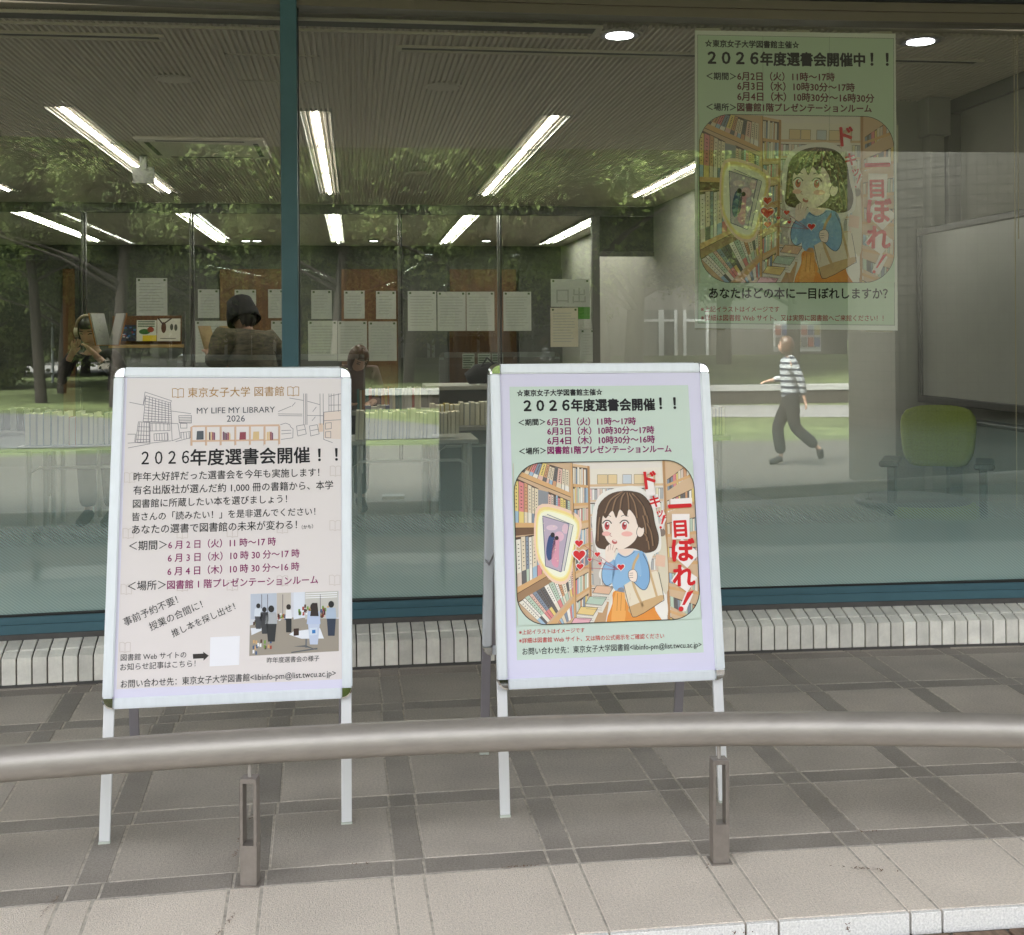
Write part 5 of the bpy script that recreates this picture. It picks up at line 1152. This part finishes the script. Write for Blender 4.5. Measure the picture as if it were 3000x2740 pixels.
# the open book held by the reader
mb = MB(); b = atY(322, 1012, 9.45)
for s, an in ((-1, 1.15), (1, -1.0)):
    R_ = Matrix.Translation(b) @ Matrix.Rotation(an, 4, 'Z') @ Matrix.Rotation(-.25, 4, 'X'); mb.box((0 if s > 0 else -.17, 0, 0), (.17 if s > 0 else 0, .008, .25), 0, M=R_); mb.box((0 if s > 0 else -.165, -.012, .004), (.165 if s > 0 else 0, -.001, .246), 1, M=R_)
tag(mb.build('open_book', [MATS['cover_orange'], MATS['cover_white']], None, loc=b), 'open book with white pages held up by the reader with headphones', 'book')
# reader in the camouflage jacket, turned away
hp = atY(745, 925, 9.3)
e, M, hm = person((hp.x + .05, 9.30, .10), .55, 'reader in a black bucket hat and camouflage jacket seen from behind', M_camo, M_blackc, M_hair,
    (((-.30, .10, 1.14), (-.22, .36, 1.22)), ((.27, .14, 1.12), (.02, .36, 1.24)), *stand), 1.10, M_blackc, 'short', .5, .0, .42, bulk=1.6)
mb = MB(); c_ = atY(640, 1040, 9.75)
for an in (.5, -.6): R_ = Matrix.Translation(c_) @ Matrix.Rotation(an + .6, 4, 'Z') @ Matrix.Rotation(-.3, 4, 'X'); mb.box((-.16 if an > 0 else 0, 0, 0), (0 if an > 0 else .16, .010, .24), 0, M=R_)
tag(mb.build('open_book', [mat('tan_pages', (.42, .30, .14), .7)], None, loc=c_), 'open tan book held by the reader in the camouflage jacket', 'book')
# bending brown haired visitor
hp = atY(1028, 1040, 9.9)
person((hp.x - .02, 10.25, .10), math.pi + .2, 'brown haired visitor bending over the book table behind the beige board', mat('mauve_cloth', (.16, .10, .09), .85), M_pants, M_hairb,
    (((-.22, .25, 1.0), (-.12, .42, .98)), ((.22, .25, 1.0), (.12, .42, .98)), *stand), .95, None, 'bob', .8, .2, .75)
# black bag on the far table
p = atY(1415, 1125, 10.3); p.z += .045
a, b = atY(1250, 1125, 10.05), atY(1700, 1125, 10.05); dk_ = empty('counter', ((a.x + b.x) / 2, 10.3, .1), 'pale topped counter behind the book tables with a black bag on it', 'counter'); box('counter_top', (a.x, 10.05, p.z - .085), (b.x, 10.75, p.z - .05), M_tabletop, dk_, .004); box('counter_front', (a.x + .05, 10.12, .1), (b.x - .05, 10.7, p.z - .086), M_wallg, dk_)
mb = MB()
mb.tube([(p.x - .14, 10.3, p.z), (p.x - .05, 10.3, p.z + .04), (p.x + .1, 10.3, p.z + .05), (p.x + .24, 10.3, p.z)], [.05, .085, .095, .05], 12); mb.tube([(p.x - .02, 10.25, p.z + .10), (p.x + .03, 10.25, p.z + .18), (p.x + .1, 10.25, p.z + .12)], .01, 6)
tag(mb.build('bag', M_blackc, None, loc=p), 'black bag lying on the table beside the green board', 'bag')

# ================================================================ OUTDOORS, SEEN IN THE GLASS
M_grass = mat('lawn', (.10, .125, .045), .9, noise=.3, nscale=3, bump=.4, bscale=20, n2=.25, n2scale=.4)
M_path = mat('path', (.22, .21, .205), .85, noise=.08, nscale=4); M_asph = mat('asphalt', (.11, .11, .115), .85, noise=.1, nscale=9)
M_bark = mat('bark', (.035, .027, .022), .9, noise=.3, nscale=6, stretch=(3, 3, .5)); M_conc = mat('concrete', (.34, .32, .30), .8, noise=.05, nscale=.6)
M_darkgl = mat('dark_window', (.05, .055, .06), .15)
def leafmat(name, a, b):
    m = bpy.data.materials.new(name); m.use_nodes = True; n = m.node_tree; n.nodes.clear(); L = n.links.new; MATS[name] = m
    out = n.nodes.new('ShaderNodeOutputMaterial'); d = n.nodes.new('ShaderNodeBsdfDiffuse'); t = n.nodes.new('ShaderNodeBsdfTranslucent'); mx = n.nodes.new('ShaderNodeMixShader'); mx.inputs[0].default_value = .5
    g = n.nodes.new('ShaderNodeTexCoord'); nz = n.nodes.new('ShaderNodeTexNoise'); nz.inputs['Scale'].default_value = 1.1; nz.inputs['Detail'].default_value = 5; L(g.outputs['Object'], nz.inputs[0])
    cr_ = n.nodes.new('ShaderNodeValToRGB'); cr_.color_ramp.elements[0].position = .44; cr_.color_ramp.elements[0].color = a + (1,); cr_.color_ramp.elements[1].position = .58; cr_.color_ramp.elements[1].color = b + (1,); L(nz.outputs[0], cr_.inputs[0])
    L(cr_.outputs[0], d.inputs[0]); L(cr_.outputs[0], t.inputs[0]); L(d.outputs[0], mx.inputs[1]); L(t.outputs[0], mx.inputs[2]); L(mx.outputs[0], out.inputs[0]); return m
M_leafA = leafmat('maple_leaves', (.045, .07, .03), (.23, .28, .105)); M_leafB = leafmat('dark_leaves', (.035, .055, .025), (.17, .21, .08)); M_leafC = leafmat('bright_leaves', (.07, .11, .04), (.25, .31, .10))
def crown_mesh(seed, n, m, leaf=.13, flat=1.0):
    rnd = random.Random(seed); mb = MB(); cl = []
    for _ in range(70):
        while True:
            x, y, z = [rnd.uniform(-1, 1) for _ in range(3)]; r = x * x + y * y + z * z
            if .18 < r < 1: break
        cl.append((x * 3.2, y * 3.2, z * 2.4 * flat, rnd.uniform(.45, 1.0)))
    vs = []; fs = []
    for i in range(n):
        cx, cy_, cz, s = cl[i % 70]; p = Vector((rnd.gauss(cx, s * .5), rnd.gauss(cy_, s * .5), rnd.gauss(cz, s * .28)))
        a = Vector([rnd.gauss(0, 1) for _ in range(3)]).normalized(); b = a.cross(Vector([rnd.gauss(0, 1) for _ in range(3)])).normalized(); l = leaf * rnd.uniform(.6, 1.3)
        k = len(vs); vs += [p - a * l, p + b * l * .55, p + a * l, p - b * l * .55]; fs.append((k, k + 1, k + 2, k + 3))
    mb.grid(vs, fs); me = mb.mesh('crown'); me.materials.append(m); return me
CR = [crown_mesh(1, 60000, M_leafA, .062), crown_mesh(2, 60000, M_leafB, .062), crown_mesh(3, 55000, M_leafC, .06), crown_mesh(4, 50000, M_leafA, .07, 1.3)]
def tree(x, y, cz, sc, kind, label, tr=.22, leanx=0., sz=None, z0=-.13):
    e = empty('tree', (x, y, z0), label, 'tree', 'trees across the lawn')
    mb = MB(); top = cz + sc * .8
    mb.tube([(x, y, z0), (x + leanx * .3, y, z0 + (cz - z0) * .45), (x + leanx, y, cz), (x + leanx, y, top)], [tr, tr * .8, tr * .55, tr * .15], 9)
    rnd = random.Random(int(x * 13 + y * 7))
    for k in range(9):
        t = rnd.uniform(.35, .95); b = Vector((x + leanx * t, y, z0 + (cz - z0) * t)); an = rnd.uniform(0, 6.28); L = sc * rnd.uniform(1.6, 2.8)
        m1 = b + Vector((math.cos(an) * L * .5, math.sin(an) * L * .5, L * .28)); mb.tube([b, m1, b + Vector((math.cos(an) * L, math.sin(an) * L, L * .45))], [tr * .35, tr * .2, .02], 6)
    mb.build('trunk', M_bark, e)
    o = place('crown', CR[kind], e, (leanx, 0, cz - z0), rz=rnd.uniform(0, 6.28), sc=(sc, sc, sz or sc)); return e
def spot(u):
    return ('beyond the left edge' if u < -60 else 'at the far left' if u < 300 else 'over the beige board' if u < 800 else 'just right of the mullion' if u < 1120 else 'between the boards' if u < 1460 else 'over the green board' if u < 1950 else 'behind the striped walker' if u < 2500 else 'at the right edge' if u < 3060 else 'beyond the right edge')
gnd = box('ground', (-400, -500, -.6), (400, 3.0, -.132), M_grass, kind='structure')
def patch(name, corners, z, m, zt=None):
    mb = MB(); vs = [refZ(u, v, z) for u, v in corners]
    for q in vs: q.z = z
    mb.face(vs if (vs[1] - vs[0]).cross(vs[2] - vs[0]).z > 0 else vs[::-1]); tag(mb.build(name, m), kind='structure')
patch('path', [(-700, 1058), (800, 1056), (800, 1072), (340, 1090), (0, 1101), (-700, 1130)], -.124, M_path)
patch('asphalt', [(-700, 1190), (130, 1215), (420, 1232), (820, 1262), (820, 1290), (200, 1312), (-700, 1320)], -.120, M_asph)
patch('far_path', [(2000, 1187), (3600, 1187), (3600, 1222), (2000, 1222)], -.124, M_path)
a, b = refD(1010, 1100, 29), refD(3700, 1100, 29)
d = (b - a); d.z = 0; d.normalize(); nb = Vector((d.y, -d.x, 0)); nb = nb if nb.y < 0 else -nb
def strip(name, a, b, w_, z0, z1, m, kind=None, parent=None):
    mb = MB(); v4 = [Vector((a.x, a.y, 0)), Vector((b.x, b.y, 0)), Vector((b.x, b.y, 0)) + nb * w_, Vector((a.x, a.y, 0)) + nb * w_]
    vs = [v + UP * z0 for v in v4] + [v + UP * z1 for v in v4]; mb.grid(vs, [(0, 3, 2, 1), (4, 5, 6, 7), (0, 1, 5, 4), (1, 2, 6, 5), (2, 3, 7, 6), (3, 0, 4, 7)]); return mb.build(name, m, parent)
rw = empty('retaining_wall', (a.x, a.y, -.13), 'low dark retaining wall with a white coping across the lawn', 'wall')
strip('wall', a, b, .4, -.13, .20, mat('dark_brick', (.045, .035, .03), .9), parent=rw); strip('coping', a - nb * .05, b - nb * .05, .5, .201, .34, mat('white_coping', (.42, .41, .40), .7), parent=rw)
mb = MB(); c0_, c1_ = Vector((a.x, a.y, 0)) + nb * .46, Vector((b.x, b.y, 0)) + nb * .46; f0, f1 = c0_ + nb * 22, c1_ + nb * 22
mb.face([c0_ + UP * .25, c1_ + UP * .25, f1 + UP * .8, f0 + UP * .8]); mb.face([f0 + UP * .8, f1 + UP * .8, f1 + nb * 60 + UP * .9, f0 + nb * 60 + UP * .9]); tag(mb.build('rising_lawn', M_grass), kind='structure')
# grey building with white window posts
def facade_box(u0, u1, Yv, z0, z1, label, wins, m, dep=8):
    a, b = refD(u0, 900, Yv), refD(u1, 900, Yv); a.z = b.z = 0; dd = (b - a); L = dd.length; dd.normalize(); nb_ = Vector((dd.y, -dd.x, 0)); nb_ = nb_ if nb_.y < 0 else -nb_
    e = empty('building', (a.x, a.y, z0), label, 'building'); M = Matrix(((dd.x, nb_.x, 0, a.x), (dd.y, nb_.y, 0, a.y), (0, 0, 1, 0), (0, 0, 0, 1)))
    mb = MB(); mb.box((0, 0, z0), (L, dep, z1), M=M); mb.build('wall', m, e); mb = MB(); mb.box((-.3, -.4, z1), (L + .3, dep, z1 + .25), M=M); mb.build('roof', M_conc, e)
    for (x0, x1, w0, w1) in wins:
        x0, x1 = x0 * L, x1 * L; mb = MB(); mb.box((x0, -.05, w0), (x1, -.01, w1), M=M); o = mb.build('window', M_darkgl, e)
        mb = MB()
        for x in (x0, x1): mb.box((x - .06, -.12, w0), (x + .06, -.055, w1), M=M)
        mb.box((x0, -.115, w1 - .5), (x1, -.06, w1 - .4), M=M); mb.build('frame', M_whitec, o)
    return e
facade_box(1150, 2482, 50, .6, 5.2, 'long grey building with tall white framed windows beyond the lawn', [(.02, .075, .7, 3), (.085, .13, .7, 3), (.18, .23, .7, 2.9), (.52, .575, .7, 2.7), (.58, .61, .7, 2.7), (.63, .68, .7, 2.7)], mat('warm_grey_wall', (.13, .12, .115), .8))
facade_box(285, 520, 72, -.1, 5.2, 'cream building with narrow dark windows behind the trees', [(.12, .22, .6, 4), (.36, .5, .6, 3.9), (.58, .7, .6, 3.8)], mat('cream_wall', (.55, .50, .42), .8), 6)
# notice board on the grey wall
a = refD(2268, 985, 49.2); b = refD(2405, 985, 49.2); e = empty('notice_board', (a.x, a.y, .8), 'white notice board with coloured bills on the grey building', 'notice board')
dd = (b - a); dd.z = 0; L = dd.length; dd.normalize(); M = Matrix(((dd.x, dd.y, 0, a.x), (dd.y, -dd.x, 0, a.y), (0, 0, 1, 0), (0, 0, 0, 1)))
mb = MB(); mb.box((0, 0, .9), (L, .1, 2.2), M=M); mb.build('board', M_whitec, e)
rnd = random.Random(8)
for k in range(14):
    x = .05 + k % 7 * L / 7.2; z = 1.1 if k > 6 else 1.6; mb = MB(); mb.box((x, -.06 , z), (x + L / 9, -.01, z + .4), M=M); mb.box((x, .11, z), (x + L / 9, .13, z + .4), M=M); mb.build('bill', mat('bill_%d' % (k % 4), [(.35, .06, .05), (.05, .08, .25), (.4, .3, .1), (.15, .15, .16)][k % 4], .7), e)
# round tiled column near the camera, outside the canopy
cdir = ray(1500, 990)
va = YAW + math.atan(985 / F); D = 14.3; Rr = 1.25; ca = va + math.asin(Rr / D); vp = Vector((D * math.sin(ca), D * math.cos(ca), 0)); cc = mirror(vp, 2600)
m = mat('column_tile', (.40, .37, .31), .5); n = m.node_tree; tcc = n.nodes.new('ShaderNodeUVMap'); br = n.nodes.new('ShaderNodeTexBrick'); br.offset = 0; br.inputs['Color1'].default_value = (.095, .088, .075, 1); br.inputs['Color2'].default_value = (.08, .075, .063, 1); br.inputs['Mortar'].default_value = (.018, .017, .015, 1); br.inputs['Mortar Size'].default_value = .035; br.inputs['Scale'].default_value = 1
br.inputs['Brick Width'].default_value = 1; br.inputs['Row Height'].default_value = 1; n.links.new(tcc.outputs[0], br.inputs[0]); n.links.new(br.outputs[0], n.nodes['Principled BSDF'].inputs['Base Color'])
mb = MB(); mb.lathe(cc.x, cc.y, [(Rr, -.13), (Rr, 6)], 96); o = mb.build('column', m, None, loc=(cc.x, cc.y, -.13))
uvl = o.data.uv_layers.new(name='UVMap')
for pz in o.data.polygons:
    k = pz.index
    for q, li in enumerate(pz.loop_indices): uvl.data[li].uv = ((k + (q in (1, 2))) * (2 * math.pi * Rr / 96) / .10, (0 if q < 2 else 61.3))
tag(o, 'thick round tiled column reflected at the right side of the glass', 'column')
# trees
rnd = random.Random(11)
labs = ['broad leafy tree in the far row mirrored in the glass', 'dark leafy tree in the far row mirrored in the glass']
for i, u in enumerate(range(-2300, 5000, 190)):
    Yv = rnd.uniform(92, 104); p = refD(u + rnd.uniform(-40, 40), 1000, Yv); tree(p.x, p.y, 7.5 + rnd.uniform(-.8, .8), 2.2 + rnd.uniform(-.2, .3), i % 2, ('broad', 'dark')[i % 2] + ' tree of the far row, mirrored ' + spot(u), .35, sz=2.6)
for i, u in enumerate(range(-2300, 5000, 230)):
    Yv = rnd.uniform(112, 125); p = refD(u, 1000, Yv); tree(p.x, p.y, 12, 3.0, 1, 'tall dark tree behind the far row, mirrored ' + spot(u), .4, sz=3.6)
for (u, Yv, cz, sc, kd, tr, ln_) in ((60, 60, 4.6, 1.6, 0, .25, 0), (250, 64, 4.9, 1.7, 0, .25, .3), (430, 58, 5.2, 1.7, 1, .22, 0), (620, 52, 4.9, 1.6, 0, .24, .5), (-80, 46, 4.4, 1.5, 3, .22, 0), (330, 42, 5.6, 1.4, 3, .2, .8), (850, 46, 5.4, 1.6, 1, .25, 0), (1080, 48, 6.9, 1.6, 2, .2, 0), (1230, 60, 6.5, 1.6, 1, .25, 0),
        (1480, 30, 5.9, 1.25, 1, .30, -.8), (1760, 30, 6.0, 1.3, 2, .34, -.6), (1850, 34, 6.4, 1.3, 2, .30, .5), (1340, 36, 6.2, 1.3, 0, .2, .4), (2120, 42, 6.8, 1.5, 2, .3, 0), (2320, 38, 6.4, 1.2, 0, .25, .3), (2600, 48, 7, 1.6, 1, .3, 0), (2900, 44, 7, 1.6, 0, .3, 0), (560, 33, 6.6, 1.1, 3, .16, .8), (120, 34, 6.9, 1.2, 3, .16, -.6), (980, 32, 6.4, 1.1, 0, .18, .5), (930, 62, 4.6, 1.6, 1, .25, 0), (1180, 70, 5.0, 1.8, 0, .25, 0), (1420, 66, 5.0, 1.7, 1, .25, 0), (1620, 62, 4.8, 1.6, 1, .25, 0), (180, 40, 5.2, 1.0, 0, .15, .3), (480, 44, 5.0, 1.2, 0, .16, -.3), (720, 40, 5.2, 1.1, 3, .16, .2)):
    p = refD(u, 1000, Yv); tree(p.x, p.y, cz, sc, kd, ('near ' if Yv < 37 else '') + {0: 'mid green maple', 1: 'dark tree', 2: 'bright green tree', 3: 'loose branched maple'}[kd] + ' on the lawn, mirrored ' + spot(u), tr, ln_)
for (u, Yv, r, lab) in ((60, 88, .75, 'round shrub beside the path at the far left'), (-40, 84, .8, 'second round shrub beside the path at the left edge'), (260, 100, .8, 'dark shrub behind the walker in blue'), (420, 100, .85, 'dark shrub under the trees beside the path'), (620, 100, .9, 'dark shrub under the trees hidden by the beige board'), (170, 104, .8, 'shrub behind the lamp pole')):
    p = refD(u, 1050, Yv); e = empty('shrub', (p.x, p.y, -.13), lab, 'shrub', 'shrubs along the path'); place('crown', CR[1 if u > 100 else 0], e, (0, 0, 1.1), sc=(r, r, r * .75))
p = refD(155, 1115, 50); e = empty('lamp_pole', (p.x, p.y, -.13), 'slender grey lamp pole on the lawn mirrored at the left', 'lamp pole')
mb = MB(); mb.tube([(p.x, p.y, -.13), (p.x, p.y, 3.1)], .055, 10); mb.build('pole', mat('pole_grey', (.30, .33, .36), .5), e); mb = MB(); mb.tube([(p.x, p.y, 3.1), (p.x, p.y, 3.3)], [.07, .03], 10); mb.build('cap', MATS['pole_grey'], e)
walk = (((-.1, .16, .49), (-.1, .10, .09), (-.1, .26, .035)), ((.1, -.02, .50), (.1, -.34, .22), (.1, -.36, .10)))
p = refZ(2318, 1364, -.056)
person((p.x, p.y, -.056), math.pi / 2 + .1, 'walking person in a striped top and dark trousers mirrored in the glass', MATS['striped_cloth'], M_pants, M_hairb, (((-.20, .03, 1.12), (-.14, .24, 1.08)), ((.22, -.08, 1.10), (.21, -.13, .86)), *walk), .97, None, 'bob', 0, .25, .06)
p = refZ(470, 1083, -.12); person((p.x, p.y, -.12), .1, 'distant walker in a dark top and blue trousers on the path', mat('plum_cloth', (.06, .03, .05), .9), M_denim, M_hair, (((-.24, .0, 1.12), (-.28, .02, .88)), ((.24, .0, 1.12), (.28, .02, .88)), *stand), 1.0, detail=0)
p = refZ(12, 1108, -.12); person((p.x, p.y, -.12), .1, 'distant walker in a white top at the left edge of the path', M_whitec, M_denim, M_hair, (((-.24, .0, 1.12), (-.28, .02, .88)), ((.24, .0, 1.12), (.28, .02, .88)), *stand), 1.0, detail=0)
# dry leaf litter in the joints
mb = MB(); rnd = random.Random(2)
for (u, v, n_, sp, dx) in ((150, 2650, 26, .03, .3), (660, 2710, 26, .035, .3), (745, 2390, 10, .02, .3), (690, 2500, 14, .02, .25), (1520, 2540, 26, .025, 1), (1058, 2532, 8, .02, 1), (2525, 2545, 34, .05, -.8), (2540, 2436, 14, .02, 1), (150, 2013, 12, .03, 1), (330, 2020, 6, .02, 1), (2150, 2735, 8, .04, 1), (2480, 2725, 14, .03, .5), (2070, 2540, 6, .01, .5), (706, 2455, 10, .02, .3)):
    p = atZ(u, v, .002)
    for _ in range(n_):
        t = rnd.gauss(0, sp); x = p.x + t * dx + rnd.gauss(0, .004); y = p.y + t * (1 - abs(dx)) * 1.5 + rnd.gauss(0, .004) + (abs(t) * 0); a = rnd.uniform(0, 6.28); l = rnd.uniform(.003, .009)
        mb.face([(x - l * math.cos(a), y - l * math.sin(a), .003), (x + .0015, y - .0015, .0045), (x + l * math.cos(a), y + l * math.sin(a), .003 + rnd.uniform(0, .004)), (x - .0015, y + .0015, .0035)])
tag(mb.build('leaf_litter', mat('dry_leaf', (.16, .085, .045), .9, rnd=.2)), 'dry brown leaf litter caught in the paving joints', 'leaf litter', kind='stuff')
